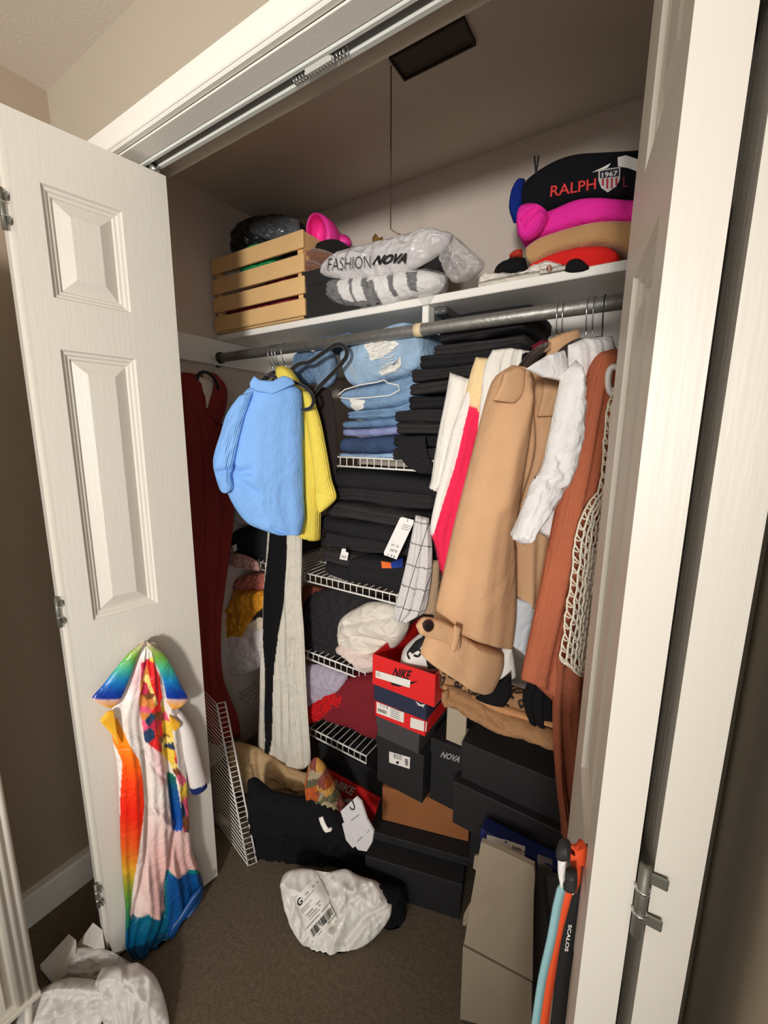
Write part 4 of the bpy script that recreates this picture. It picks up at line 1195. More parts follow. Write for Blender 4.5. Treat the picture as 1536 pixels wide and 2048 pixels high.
cloth('colour_block_tee', [[(952, 714), (975, 716), (1000, 722)], [(942, 745), (970, 750), (1000, 760)], [(930, 790), (955, 800), (985, 812)], [(905, 860), (940, 870), (975, 880)], [(885, 940), (925, 950), (965, 960)], [(868, 1010), (905, 1020), (950, 1030)], [(860, 1060), (890, 1070), (935, 1080)], [(868, 1085), (890, 1120), (930, 1130)], [(876, 1110), (890, 1165), (925, 1170)]],
      pl_px(860, 0.97, 1000, 1.10, 900), cloth_mat('colour_block', (236, 60, 92), attr=True, var=0.03), T=0.025, nx=70, ny=90, fold=0.003, freq=2, seed=172, col=col_block, label='white, red and cream colour block tee hanging beside the tan coat', cat='shirt')
cloth('white_shirt', [[(985, 700), (1020, 696), (1060, 702)], [(970, 730), (1010, 725), (1060, 730)], [(962, 790), (1000, 800), (1050, 800)], [(955, 860), (990, 870), (1040, 870)]], pl_px(860, 0.95, 1110, 1.12, 900), IVORY, T=0.02, fold=0.004, freq=4, seed=173, label='white ribbed shirt hanging between the colour block tee and the tan coat', cat='shirt')
cloth('black_blouse', [[(1035, 705), (1080, 705)], [(1033, 725), (1075, 725)], [(990, 800), (1040, 790)], [(960, 850), (980, 845)], [(955, 868), (965, 866)]], pl_px(860, 0.945, 1110, 1.10, 900), cloth_mat('black_cotton', (20, 19, 20)), T=0.006, seed=174, label='black top just visible behind the tan coat shoulder', cat='top')
cloth('burgundy_top', [[(1062, 692), (1082, 680), (1100, 682)], [(1066, 702), (1085, 695), (1101, 698)], [(1072, 712), (1090, 708), (1100, 712)]], pl_px(1060, 1.09, 1110, 1.12, 690), cloth_mat('burgundy', (100, 24, 40)), T=0.012, seed=175, nx=14, ny=12, label='burgundy collar behind the tan coat collar', cat='top')

PC = pl_px(845, 0.81, 1115, 1.07, 1000)
ct = thing('tan_coat', 'tan trench coat with a buttoned cuff strap on the hanging rod', 'coat', tuple(hit(960, 1380, 1, 0.88)))
TAN = cloth_mat('tan_wool', (208, 164, 124), bump=0.5, bscale=500, wrinkle=(6, 0.25))
cbody = cloth('coat_body', [[(1040, 745), (1070, 735), (1105, 730)], [(1030, 790), (1070, 780), (1118, 770)], [(1010, 860), (1060, 850), (1120, 850)], [(1005, 950), (1055, 950), (1118, 950)], [(1008, 1050), (1055, 1050), (1112, 1050)], [(1012, 1150), (1050, 1150), (1105, 1160)], [(1018, 1195), (1060, 1208), (1100, 1205)]],
              pl_px(845, 0.89, 1115, 1.10, 1000), TAN, T=0.035, fold=0.004, freq=2, seed=181, parent=ct, creases=[([(1060, 760), (1062, 900), (1028, 1000)], 6, -0.012)])
cslv = cloth('sleeve', [[(1000, 745), (1025, 730), (1052, 735)], [(985, 775), (1020, 770), (1056, 780)], [(968, 830), (1015, 830), (1060, 830)], [(950, 900), (1000, 900), (1060, 900)], [(930, 980), (985, 980), (1042, 980)], [(910, 1060), (970, 1060), (1025, 1070)], [(892, 1140), (960, 1140), (1025, 1150)], [(876, 1210), (950, 1215), (1026, 1230)], [(870, 1240), (940, 1262), (1020, 1290)]],
             PC, TAN, T=0.06, fold=0.003, freq=1.6, seed=182, parent=ct, nx=44, ny=60, taper=(0.06, 0), creases=[([(1030, 800), (1000, 900), (985, 1000)], 14, 0.008), ([(1052, 790), (1035, 920), (1022, 1080)], 8, -0.012)])
ccuf = cloth('cuff', [[(862, 1240), (900, 1250), (945, 1280), (1005, 1302)], [(852, 1270), (890, 1285), (940, 1318), (1004, 1335)], [(840, 1305), (880, 1325), (930, 1355), (985, 1378)], [(846, 1312), (882, 1332), (930, 1362), (972, 1382)]], pl_px(845, 0.80, 1115, 1.06, 1000), TAN, T=0.045, seed=183, parent=ct, taper=(0.05, 0.0), fold=0.003, freq=1.5, nx=40, ny=24)
st = cloth('cuff_strap', [[(832, 1252), (838, 1266)], [(848, 1235), (850, 1272)], [(880, 1240), (882, 1282)], [(905, 1252), (905, 1294)], [(920, 1262), (916, 1302)]], pl_px(845, 0.752, 1115, 1.00, 1000), TAN, T=0.012, pw=0.25, seed=184, parent=ct, taper=(0.1, 0.02), nx=20, ny=24)
cloth('belt_loop', [[(908, 1250), (922, 1254)], [(906, 1275), (917, 1278)], [(900, 1300), (909, 1304)]], pl_px(845, 0.737, 1115, 0.985, 1000), TAN, T=0.005, pw=0.25, seed=185, parent=ct, nx=8, ny=14)
a = np.linspace(0, 2 * math.pi, 18, endpoint=False)
bt = poly_decal('button', [(855 + 10.5 * math.cos(x), 1251 + 11 * math.sin(x)) for x in a], st, mat('dark_button', (46, 26, 28), 0.25, coat=0.4), ct, off=0.005)
poly_decal('button_rim', [(855 + 5.5 * math.cos(x), 1251 + 6 * math.sin(x)) for x in a], st, mat('dark_button_core', (26, 16, 18), 0.3), bt, off=0.0065)
cloth('storm_flap', [[(1002, 770), (1010, 745), (1035, 733), (1050, 740)], [(994, 785), (1010, 780), (1030, 782), (1044, 788)], [(985, 800), (1002, 803), (1020, 806), (1028, 806)]], pl_px(845, 0.745, 1115, 1.00, 1000), TAN, T=0.008, pw=0.25, seed=186, parent=ct, nx=20, ny=20)
cloth('collar', [[(1098, 678), (1125, 666), (1155, 658)], [(1096, 700), (1128, 690), (1160, 672)], [(1090, 716), (1120, 704), (1150, 690)]], pl_px(1090, 1.05, 1160, 1.10, 690), TAN, T=0.018, seed=187, parent=ct, taper=(0.2, 0.1), nx=20, ny=16)
cloth('pocket_flap', [[(1088, 760), (1118, 765)], [(1082, 800), (1116, 800)], [(1074, 833), (1105, 832)]], pl_px(845, 0.835, 1115, 1.045, 1000), TAN, T=0.006, pw=0.25, seed=188, parent=ct, nx=14, ny=14)

WSH = cloth_mat('white_shirting', (234, 230, 228))
ws = thing('white_shirt', 'white button shirt with a spread collar hanging in front of the tan coat', 'shirt', tuple(hit(1060, 1085, 1, 0.9)))
PW = pl_px(1028, 0.85, 1235, 1.05, 900)
cloth('shirt_body', [[(1138, 690), (1170, 676), (1225, 672)], [(1138, 740), (1180, 730), (1228, 720)], [(1130, 800), (1170, 800), (1210, 800)], [(1110, 880), (1150, 880), (1185, 880)], [(1095, 950), (1130, 955), (1160, 960)], [(1080, 1000), (1115, 1005), (1140, 1010)], [(1064, 1050), (1088, 1070), (1100, 1078)]], PW, WSH, T=0.02, fold=0.005, freq=3, seed=191, parent=ws,
      creases=[([(1135, 720), (1150, 790), (1160, 840)], 6, -0.010), ([(1100, 950), (1130, 975)], 5, -0.008)])
cloth('sleeve', [[(1135, 740), (1152, 720)], [(1118, 800), (1162, 800)], [(1102, 870), (1160, 870)], [(1085, 940), (1140, 950)], [(1068, 960), (1125, 985)], [(1050, 1010), (1095, 1025)], [(1036, 1050), (1070, 1060)], [(1025, 1078), (1048, 1090)]], pl_px(1028, 0.80, 1235, 0.985, 900), WSH, T=0.03, fold=0.002, freq=1.5, crump=0.004, cscale=30, seed=192, parent=ws, taper=(0.08, 0.02),
      creases=[([(1075, 955), (1095, 965), (1120, 985)], 5, -0.012), ([(1100, 900), (1110, 950)], 5, -0.008)])
cloth('collar', [[(1052, 738), (1075, 722), (1100, 708), (1130, 700)], [(1068, 746), (1090, 742), (1112, 738), (1136, 735)], [(1085, 754), (1100, 756), (1118, 760), (1130, 768)]], pl_px(1028, 0.82, 1235, 1.02, 900), WSH, T=0.008, seed=193, parent=ws, nx=20, ny=16)
rk = thing('rust_knit', 'rust ribbed long sleeve knit hanging in front of the white shirt', 'top', tuple(hit(1070, 1400, 1, 0.88)))
RUST = cloth_mat('rust_rib', (184, 104, 74), rib=300, ribs=0.4)
cloth('sleeve', [[(1200, 705), (1225, 698), (1238, 700)], [(1185, 740), (1215, 735), (1238, 740)], [(1172, 790), (1200, 790), (1222, 790)], [(1160, 850), (1192, 850), (1218, 850)], [(1140, 930), (1172, 930), (1202, 930)], [(1120, 1010), (1152, 1010), (1182, 1010)], [(1105, 1080), (1135, 1085), (1168, 1090)], [(1088, 1160), (1120, 1165), (1152, 1170)], [(1070, 1240), (1100, 1245), (1135, 1250)], [(1052, 1320), (1080, 1325), (1118, 1330)], [(1042, 1358), (1070, 1368), (1108, 1405)]],
      pl_px(1042, 0.80, 1238, 1.0, 1000), RUST, T=0.035, fold=0.004, freq=1.5, seed=201, parent=rk, nx=36, ny=80, taper=(0.05, 0.01), creases=[([(1190, 780), (1165, 920), (1148, 1010)], 6, -0.010)])
cloth('knit_body', [[(1212, 700), (1245, 700)], [(1205, 760), (1245, 760)], [(1205, 850), (1230, 850)], [(1190, 930), (1225, 930)], [(1172, 1010), (1210, 1010)], [(1158, 1090), (1200, 1090)]], pl_px(1042, 0.87, 1238, 1.05, 1000), RUST, T=0.02, fold=0.004, seed=202, parent=rk)
RUSTD = cloth_mat('rust_dark', (150, 84, 60))
cloth('rust_robe', [[(1110, 1300), (1150, 1320), (1180, 1320)], [(1105, 1400), (1145, 1400), (1180, 1400)], [(1106, 1480), (1140, 1480), (1170, 1480)], [(1112, 1560), (1138, 1560), (1160, 1560)], [(1120, 1620), (1140, 1620), (1155, 1620)], [(1130, 1680), (1140, 1690), (1150, 1690)]], pl_px(1105, 0.86, 1180, 0.93, 1450), RUSTD, T=0.02, fold=0.005, freq=2, seed=203,
      creases=[([(1125, 1330), (1120, 1420), (1128, 1560), (1140, 1670)], 4, -0.012)], label='long rust brown robe hanging below the crocheted top', cat='robe')
# crocheted top: an openwork net of real strands
def crochet():
    rows = [[(1226, 775), (1240, 775)], [(1212, 830), (1232, 830)], [(1208, 900), (1226, 900)], [(1198, 975), (1220, 975)], [(1170, 1020), (1214, 1020)], [(1152, 1070), (1210, 1070)], [(1146, 1130), (1204, 1130)], [(1136, 1200), (1196, 1200)], [(1128, 1260), (1188, 1260)], [(1120, 1312), (1182, 1310)], [(1124, 1322), (1150, 1345), (1176, 1352)]]
    nx, ny = 9, 52
    R = np.stack([resample(r, nx + 1) for r in rows]); G = smooth_path(R, ny + 1)
    rs = np.random.RandomState(6)
    G[:, :, 0] += rs.normal(size=G.shape[:2]) * 0.9; G[:, :, 1] += rs.normal(size=G.shape[:2]) * 1.4
    pl = pl_px(1120, 0.79, 1226, 0.93, 1150)
    parts = []
    P, n = plane_hit(G.reshape(-1, 2), pl); n = n if (CAM - P.mean(0)) @ n > 0 else -n
    w = nx + 1
    s = np.tile(np.linspace(0, 1, w), ny + 1)
    for sg in (1,):
        Q = (P + n * (sg * 0.012 * np.sqrt(np.clip(1 - (2 * s - 1) ** 2, 0, 1)) + rs.normal(size=len(P)) * 0.0008)[:, None]).reshape(ny + 1, w, 3)
        for i in range(w):
            off = Q[:, i]
            parts.append(tube(off, 0.0019 + 0.0004 * (i % 2), 4))
        for j in range(0, ny):
            for i in range(nx):
                a = Q[j, i]; b = Q[min(j + 1, ny), i + 1] if (i + j) % 2 else Q[j, i + 1]
                mid = (a + b) / 2 + np.array([0, 0, -0.003])
                parts.append(tube([a, mid, b], 0.0017, 4))
        parts.append(tube(Q[ny], 0.003, 5))
    return join(parts)


YARN = mat('cream_yarn', (240, 231, 210), 0.95, bump=0.6, bscale=400)
V, F = crochet()
mk('crocheted_top', V, F, YARN, label='cream crocheted openwork top hanging next to the folded white door', cat='top')
wh = thing('clothes_hanger', 'white plastic hanger end sticking out above the crocheted top', 'hanger', tuple(hit(1220, 790, 1, 0.92)))
pts = plane_hit([(1236, 735), (1226, 734), (1219, 742), (1216, 758), (1217, 774), (1222, 786), (1230, 788)], 0.905)[0]
mk('frame', *tube(smooth_path(pts, 30), 0.0058, 10), mat('white_plastic', (232, 228, 224), 0.35), wh)
# garments seen below the coat
cloth('pale_blue_shirt', [[(1030, 1195), (1075, 1205)], [(1028, 1240), (1074, 1240)], [(1025, 1290), (1070, 1290)], [(1040, 1302), (1052, 1312), (1056, 1312)]], pl_px(1020, 1.0, 1075, 1.06, 1250), cloth_mat('ice_white', (218, 222, 226)), T=0.012, seed=211, label='pale blue white shirt tail showing below the coat hem', cat='shirt')
cloth('white_sleeve', [[(1002, 1300), (1022, 1288)], [(996, 1330), (1028, 1320)], [(990, 1360), (1032, 1350)]], pl_px(985, 0.96, 1035, 1.0, 1330), IVORY, T=0.014, seed=212, nx=16, ny=16, label='off white sleeve cuff below the tan coat', cat='sleeve')
cloth('plaid_shirt', [[(832, 1030), (858, 1036)], [(822, 1080), (864, 1085)], [(812, 1130), (864, 1135)], [(800, 1180), (858, 1188)], [(790, 1215), (848, 1225)], [(787, 1236), (820, 1242)]], pl_px(785, 1.02, 870, 1.05, 1130),
      cloth_mat('plaid_white', (212, 208, 204), attr=True, var=0.03), T=0.018, nx=90, ny=120, fold=0.004, freq=2.5, seed=213,
      col=lambda uv: np.where(((np.abs((uv[:, 0] + 0.30 * uv[:, 1]) % 34 - 17) < 0.9) | (np.abs((uv[:, 1] - 0.22 * uv[:, 0]) % 44 - 22) < 1.0))[:, None], np.array([104., 100., 100.]), np.array([212., 208., 204.])),
      label='white shirt with thin grey plaid lines hanging by the long white tag', cat='shirt')
cloth('beige_trousers', [[(858, 1120), (880, 1120)], [(850, 1180), (878, 1180)], [(845, 1225), (872, 1225)]], pl_px(840, 1.06, 880, 1.08, 1170), cloth_mat('beige_cotton', (176, 148, 118)), T=0.012, seed=214, nx=14, ny=20, label='beige trousers behind the plaid shirt', cat='trousers')
BLKC = cloth_mat('black_cotton', (20, 19, 20))
cloth('black_trousers', [[(1060, 1300), (1105, 1320)], [(1055, 1360), (1108, 1380)], [(1045, 1400), (1112, 1420)], [(1070, 1470), (1112, 1480)], [(1085, 1482), (1112, 1490)]], pl_px(1040, 0.95, 1115, 1.0, 1400), BLKC, T=0.02, fold=0.004, seed=215, label='black trousers hanging beside the leopard cloth', cat='trousers')
cloth('black_sleeve', [[(985, 1375), (1022, 1345)], [(960, 1390), (1022, 1390)], [(950, 1395), (1010, 1412)]], pl_px(945, 0.93, 1030, 0.96, 1390), BLKC, T=0.012, seed=216, nx=16, ny=16, label='black sleeve end just under the tan coat hem', cat='sleeve')

# ================================================================== BOXES
REDC = mat('red_card', (226, 34, 34), 0.55); NAVY = mat('navy_card', (36, 42, 66), 0.6); GREYC = mat('grey_card', (66, 62, 62), 0.6)
BROWN = mat('brown_card', (150, 92, 48), 0.75, var=0.06, vscale=20); LABEL = mat('paper_label', (232, 226, 216), 0.7)
# floor row, at the back
n2 = shoebox('shoe_box', 'red shoe box with white lettering on the floor behind the white tag', (-0.99, 1.10), 0.30, 0.20, 0.0, 0.116, REDC, lid=0.012, lip=0.001)
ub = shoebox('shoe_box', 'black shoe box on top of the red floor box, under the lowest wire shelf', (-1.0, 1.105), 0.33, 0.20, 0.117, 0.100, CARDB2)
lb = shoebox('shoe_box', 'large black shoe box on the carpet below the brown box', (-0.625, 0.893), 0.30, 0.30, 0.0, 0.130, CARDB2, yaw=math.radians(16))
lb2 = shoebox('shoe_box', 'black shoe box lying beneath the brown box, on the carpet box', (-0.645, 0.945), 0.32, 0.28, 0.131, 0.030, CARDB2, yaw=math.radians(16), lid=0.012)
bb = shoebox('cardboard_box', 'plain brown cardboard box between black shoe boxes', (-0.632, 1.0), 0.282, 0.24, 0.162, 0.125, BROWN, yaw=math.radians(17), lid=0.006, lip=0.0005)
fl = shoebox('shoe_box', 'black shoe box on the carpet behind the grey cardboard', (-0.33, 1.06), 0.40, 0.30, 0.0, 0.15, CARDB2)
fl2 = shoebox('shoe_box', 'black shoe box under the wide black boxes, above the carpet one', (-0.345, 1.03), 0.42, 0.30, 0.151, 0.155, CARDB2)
big2 = shoebox('boot_box', 'wide black boot box, lower of the two under the tan trousers', (-0.385, 0.985), 0.42, 0.32, 0.307, 0.140, CARDB, lid=0.05)
big1 = shoebox('boot_box', 'wide black boot box directly under the tan trousers', (-0.372, 1.005), 0.42, 0.30, 0.448, 0.118, CARDB, lid=0.05)
ego = shoebox('shoe_box', 'black shoe box with a white paper label under the grey box', (-0.657, 1.0), 0.172, 0.30, 0.300, 0.168, CARDB, lid=0.045)
nov = shoebox('shoe_box', 'black shoe box with grey slanted lettering beside the white label box', (-0.480, 1.03), 0.105, 0.28, 0.300, 0.215, CARDB2, lid=0.05)
gry = shoebox('shoe_box', 'dark grey shoe box under the navy and red box', (-0.655, 0.995), 0.155, 0.30, 0.469, 0.071, GREYC, lid=0.03)
rbk = shoebox('shoe_box', 'navy lidded red shoe box with white labels', (-0.660, 0.99), 0.182, 0.30, 0.541, 0.112, REDC, lidm=NAVY, lid=0.058)
nik = shoebox('shoe_box', 'bright red open shoe box holding a black and white sneaker', (-0.662, 0.985), 0.212, 0.32, 0.654, 0.100, REDC, opened=True)
bgb = shoebox('beige_box', 'narrow beige box behind the tan trousers, with a black mark', (-0.437, 1.045), 0.062, 0.26, 0.516, 0.150, mat('beige_card', (176, 160, 138), 0.7), lid=0.01, lip=0.0005)
poly_decal('black_mark', [(933, 1432), (945, 1436), (944, 1458), (932, 1456)], [c_ for c_ in bgb.children], BLK, bgb)


def kids(t):
    return list(t.children)


text_decal('lettering', 'NIKE', [(787, 1335), (824, 1342), (820, 1362), (784, 1351)], kids(nik), BLK, nik, bold=0.03, shear=0.3)
poly_decal('swoosh', [(776, 1357), (784, 1362), (800, 1366), (825, 1364), (838, 1362), (822, 1368), (800, 1373), (785, 1370)], kids(nik), BLK, nik)
decal('size_label', [(752, 1340), (822, 1360), (820, 1375), (752, 1354)], kids(nik), LABEL, nik, off=0.0026)
for i in range(9):
    u = 755 + i * 2.4
    decal('barcode_bar', [(u, 1343.0 + i * 0.7), (u + 1.1, 1343.3 + i * 0.7), (u + 1.1, 1352 + i * 0.7), (u, 1351.7 + i * 0.7)], kids(nik)[:1], mat('print_grey', (150, 148, 146), 0.8), nik, 1, 1, off=0.0034)
text_decal('print', '5 7 2 3 8', [(781, 1352), (812, 1361), (811, 1368), (780, 1360)], kids(nik)[:1], mat('print_grey', (150, 148, 146), 0.8), nik, off=0.0034)
K = kids(rbk)
text_decal('lettering', 'Reebok', [(856, 1409.5), (828, 1401), (830, 1395), (858, 1404)], K, WHT, rbk, bold=0.01)
poly_decal('logo_stroke', [(831, 1403), (836, 1404), (849, 1413), (847, 1414)], K, WHT, rbk, off=0.0024)
poly_decal('logo_stroke', [(833, 1408), (838, 1409), (845, 1408), (854, 1408), (846, 1411), (840, 1411)], K, WHT, rbk, off=0.0024)
poly_decal('thumb_notch', [(796, 1374), (806, 1372), (816, 1380), (806, 1388), (800, 1384)], K, mat('notch_brown', (110, 74, 50), 0.7), rbk, off=0.0024)
decal('paper_label', [(754, 1403), (809, 1424), (808, 1445), (754, 1425)], K, LABEL, rbk, off=0.0022)
decal('paper_label', [(822, 1434), (853, 1443), (851, 1463), (821, 1454)], K, LABEL, rbk, off=0.0022)
for i in range(8):
    u = 757 + i * 2.2
    decal('barcode_bar', [(u, 1415 + i * 0.75), (u + 1.1, 1415.4 + i * 0.75), (u + 1.1, 1422 + i * 0.8), (u, 1421.6 + i * 0.8)], K[:2], BLK, rbk, 1, 1, off=0.0032)
text_decal('print', 'S 2 8', [(760, 1407), (776, 1413), (776, 1418), (760, 1412)], K[:2], BLK, rbk, off=0.0032)
for i in range(5):
    decal('print_line', [(782, 1414.5 + i * 4), (800, 1421 + i * 4), (800, 1422.3 + i * 4), (782, 1415.8 + i * 4)], K[:2], mat('print_grey', (150, 148, 146), 0.8), rbk, 2, 1, off=0.0032)
K = kids(ego)
decal('paper_label', [(779, 1502), (821, 1514), (820, 1537), (779, 1524)], K, LABEL, ego, off=0.0022)
text_decal('lettering', 'EGO', [(788, 1508), (803, 1512), (803, 1520), (788, 1516)], K[:2], BLK, ego, off=0.0032)
poly_decal('size_dot', [(796 + 3 * math.cos(x), 1524 + 3 * math.sin(x)) for x in np.linspace(0, 5.6, 8)], K[:2], BLK, ego, off=0.0032)
for i in range(5):
    decal('barcode_bar', [(811, 1516 + i * 2.8), (817, 1518 + i * 2.8), (817, 1519.4 + i * 2.8), (811, 1517.4 + i * 2.8)], K[:2], BLK, ego, 1, 1, off=0.0032)
text_decal('lettering', 'NOVA', [(883, 1502), (921, 1513), (918, 1526), (880, 1514)], kids(nov), mat('silver_print', (150, 146, 144), 0.6), nov, bold=0.04, shear=0.3)
text_decal('lettering', 'NIKE', [(668, 1556), (712, 1577), (708, 1594), (664, 1571)], kids(n2), WHT, n2, bold=0.03, shear=0.3)
poly_decal('swoosh', [(660, 1574), (672, 1588), (690, 1598), (728, 1602), (700, 1606), (675, 1600), (660, 1586)], kids(n2), WHT, n2)

# sneaker in the open red box
sn = thing('sneaker', 'black and white sneaker lying in the open red shoe box', 'shoe', tuple(hit(850, 1330, 1, 1.12)))
SNP = pl_px(790, 1.03, 895, 1.10, 1300)
su = cloth('upper', [[(800, 1326), (806, 1332)], [(806, 1302), (822, 1336)], [(828, 1278), (850, 1340)], [(850, 1262), (876, 1342)], [(872, 1258), (892, 1335)], [(888, 1275), (895, 1318)]], SNP, mat('sneaker_white', (226, 220, 212), 0.6), T=0.045, seed=221, parent=sn, taper=(0.25, 0.2), pw=0.4)
for poly in ([(818, 1300), (832, 1283), (846, 1274), (850, 1284), (838, 1300), (825, 1308)], [(845, 1272), (858, 1265), (866, 1272), (858, 1285), (850, 1284)], [(852, 1320), (866, 1318), (880, 1325), (872, 1336), (856, 1336)]):
    poly_decal('black_overlay', poly, su, BLK, sn, off=0.003)
sw = drape([(820, 1318), (816, 1308), (824, 1300), (836, 1298), (842, 1304), (836, 1312), (828, 1310)], su, 0.004)
mk('swirl', *ribbon(smooth_path(sw, 24), 0.006, 0.002, (0, 0, 1)), BLK, sn)

# clothes over the wide black boxes
tt_ = thing('tan_trousers', 'tan trousers draped over the wide black boot boxes', 'trousers', tuple(hit(1000, 1450, 1, 0.98)))
TROU = cloth_mat('tan_twill', (164, 122, 84))
cloth('trouser_leg', [[(886, 1382), (888, 1400)], [(897, 1372), (910, 1412)], [(930, 1384), (945, 1432)], [(965, 1400), (975, 1446)], [(1000, 1418), (1005, 1462)], [(1050, 1435), (1052, 1472)], [(1120, 1462), (1120, 1496)]], pl_px(885, 0.955, 1115, 0.975, 1430), TROU, T=0.035, crump=0.006, cscale=26, seed=231, parent=tt_, nx=36, ny=60, taper=(0.12, 0.02),
      creases=[([(900, 1382), (960, 1408), (1010, 1440)], 5, -0.010)])
cloth('trouser_hem', [[(884, 1384), (896, 1380)], [(884, 1400), (899, 1398)], [(890, 1412), (902, 1406)]], pl_px(885, 0.935, 1115, 0.955, 1430), TROU, T=0.012, seed=232, parent=tt_, nx=10, ny=14)
LEO = mat('leopard', (150, 108, 70), 0.9)
_n = LEO.node_tree; _b = _n.nodes['Principled BSDF']; _v = _n.nodes.new('ShaderNodeTexVoronoi'); _v.inputs['Scale'].default_value = 62
_tc = _n.nodes.new('ShaderNodeTexCoord'); _n.links.new(_tc.outputs['Object'], _v.inputs['Vector'])
_cr = _n.nodes.new('ShaderNodeValToRGB'); _cr.color_ramp.interpolation = 'CONSTANT'
_cr.color_ramp.elements[0].color = (*lin((120, 80, 48)), 1); _cr.color_ramp.elements[1].position = 0.30; _cr.color_ramp.elements[1].color = (*lin((28, 20, 18)), 1)
_e = _cr.color_ramp.elements.new(0.55); _e.color = (*lin((158, 116, 78)), 1)
_n.links.new(_v.outputs['Distance'], _cr.inputs[0]); _n.links.new(_cr.outputs[0], _b.inputs['Base Color'])
cloth('leopard_cloth', [[(878, 1335), (880, 1372)], [(920, 1350), (925, 1392)], [(970, 1362), (975, 1412)], [(1020, 1372), (1025, 1425)], [(1070, 1388), (1075, 1440)], [(1115, 1405), (1115, 1450)]], pl_px(878, 0.99, 1115, 1.01, 1390), LEO, T=0.03, crump=0.005, cscale=30, seed=233, taper=(0.1, 0.05), nx=40, ny=50,
      label='leopard print cloth lying on the tan trousers', cat='cloth')
cloth('orange_cloth', [[(885, 1368), (886, 1376)], [(930, 1385), (932, 1396)], [(1000, 1408), (1002, 1424)], [(1060, 1428), (1062, 1440)], [(1115, 1445), (1115, 1455)]], pl_px(878, 0.955, 1115, 0.975, 1390), cloth_mat('apricot', (196, 142, 96)), T=0.012, seed=234, nx=16, ny=40, label='apricot cloth edge between the leopard cloth and tan trousers', cat='cloth')

# ================================================================== FLOOR
BAG0 = mat('pale_film', (196, 184, 176), 0.4, alpha=0.8, crinkle=(12, 0.6))
# loose wire shelf stood on end
ls = thing('loose_wire_shelf', 'loose white wire shelf stood on end behind the folded door', 'wire shelf', (-0.995, 0.735, 0.0))
b0 = np.array([-0.992, 0.742, 0.004]); t0 = hit(433, 1408, 1, 0.80)
ax = t0 - b0; dk = np.array([-0.98, 0.18, 0.06]); dk /= np.linalg.norm(dk); lp = np.array([0.45, 0.72, 0.0]); lp /= np.linalg.norm(lp); lp = lp * 0.028
mk('front_rail', *tube([b0, t0], 0.003, 8), WIREM, ls)
mk('front_rail', *tube([b0 + lp, t0 + lp], 0.003, 8), WIREM, ls)
mk('back_rail', *tube([b0 + dk * 0.28 + (0, 0, 0.0), t0 + dk * 0.28], 0.003, 8), WIREM, ls)
n = 32; parts = []
for k in range(n + 1):
    c = b0 + ax * k / n
    parts.append(tube([c + lp, c, c + dk * 0.28], 0.0016, 6))
mk('deck_wires', *join(parts), WIREM, ls, kind='stuff')

cloth('clear_wrap', [[(425, 1640), (432, 1715)], [(440, 1630), (450, 1712)], [(458, 1650), (462, 1690)]], 0.80, BAG0, T=0.02, crump=0.008, cscale=24, seed=240, taper=(0.2, 0.2), zmin=0.002,
      label='pale plastic wrap on the carpet behind the loose wire shelf', cat='plastic wrap')
cloth('beige_shirt', [[(460, 1484), (464, 1560)], [(480, 1486), (492, 1580)], [(515, 1498), (530, 1580)], [(545, 1520), (560, 1592)], [(580, 1540), (592, 1602)], [(612, 1548), (615, 1596)], [(640, 1528), (634, 1565)]], pl_px(460, 0.93, 640, 1.0, 1540), cloth_mat('beige_linen', (206, 172, 128)), T=0.04, crump=0.013, cscale=13, seed=241,
      taper=(0.12, 0.15), nx=50, ny=60, creases=[([(515, 1520), (512, 1560), (540, 1590)], 5, -0.014), ([(560, 1550), (600, 1575)], 6, -0.010)], label='crumpled beige shirt heaped on the black clothes on the floor', cat='shirt')
cloth('black_coat', [[(496, 1560), (515, 1758)], [(508, 1556), (540, 1752)], [(540, 1582), (575, 1735)], [(580, 1592), (610, 1732)], [(620, 1600), (650, 1732)], [(660, 1612), (690, 1730)], [(700, 1640), (720, 1735)], [(735, 1680), (745, 1745)], [(770, 1720), (765, 1755)]], pl_px(500, 0.80, 770, 0.98, 1660), cloth_mat('black_wool', (17, 16, 19)), T=0.05, crump=0.02, cscale=12, seed=242,
      taper=(0.08, 0.1), nx=50, ny=70, zmin=0.002, label='large black coat heaped on the carpet below the beige shirt', cat='coat')


def col_scarf(uv):
    pal = np.array([[150, 92, 58], [176, 84, 40], [96, 92, 66], [170, 150, 120], [130, 70, 60], [190, 140, 70]], float)
    rs = np.random.RandomState(12); C = rs.rand(60, 2) * np.array([110, 150]) + np.array([595, 1510])
    d = ((uv[:, None, :] - C[None]) ** 2).sum(2).argmin(1)
    return pal[d % 6]


cloth('floral_scarf', [[(612, 1560), (620, 1610), (640, 1640)], [(618, 1530), (640, 1580), (662, 1642)], [(632, 1515), (655, 1560), (685, 1625)], [(648, 1530), (668, 1575), (690, 1610)]], pl_px(610, 0.90, 690, 0.94, 1580), cloth_mat('scarf', (150, 90, 60), attr=True, var=0.15), T=0.025, crump=0.008, cscale=45, seed=243, nx=60, ny=50, col=col_scarf, taper=(0.1, 0.1),
      label='orange and brown floral scarf beside the beige shirt', cat='scarf')
cloth('white_strap', [[(638, 1635), (645, 1633)], [(643, 1650), (650, 1646)], [(652, 1664), (656, 1656)], [(663, 1662), (662, 1655)]], 0.80, IVORY, T=0.004, nx=6, ny=20, seed=244, label='short off white strap lying on the black coat', cat='strap')
tj = thing('sock_pack', 'white paper hanger card with a hook cut-out lying against the black coat', 'paper card', tuple(hit(715, 1705, 1, 0.83)))
tgj = tag_plate('card', [(681, 1623), (700, 1605), (712, 1594), (722, 1604), (734, 1640), (747, 1663), (744, 1685), (733, 1703), (716, 1700), (704, 1684), (690, 1650)], 0.84, tj, mat('card_white', (214, 208, 208), 0.5), 0.006)
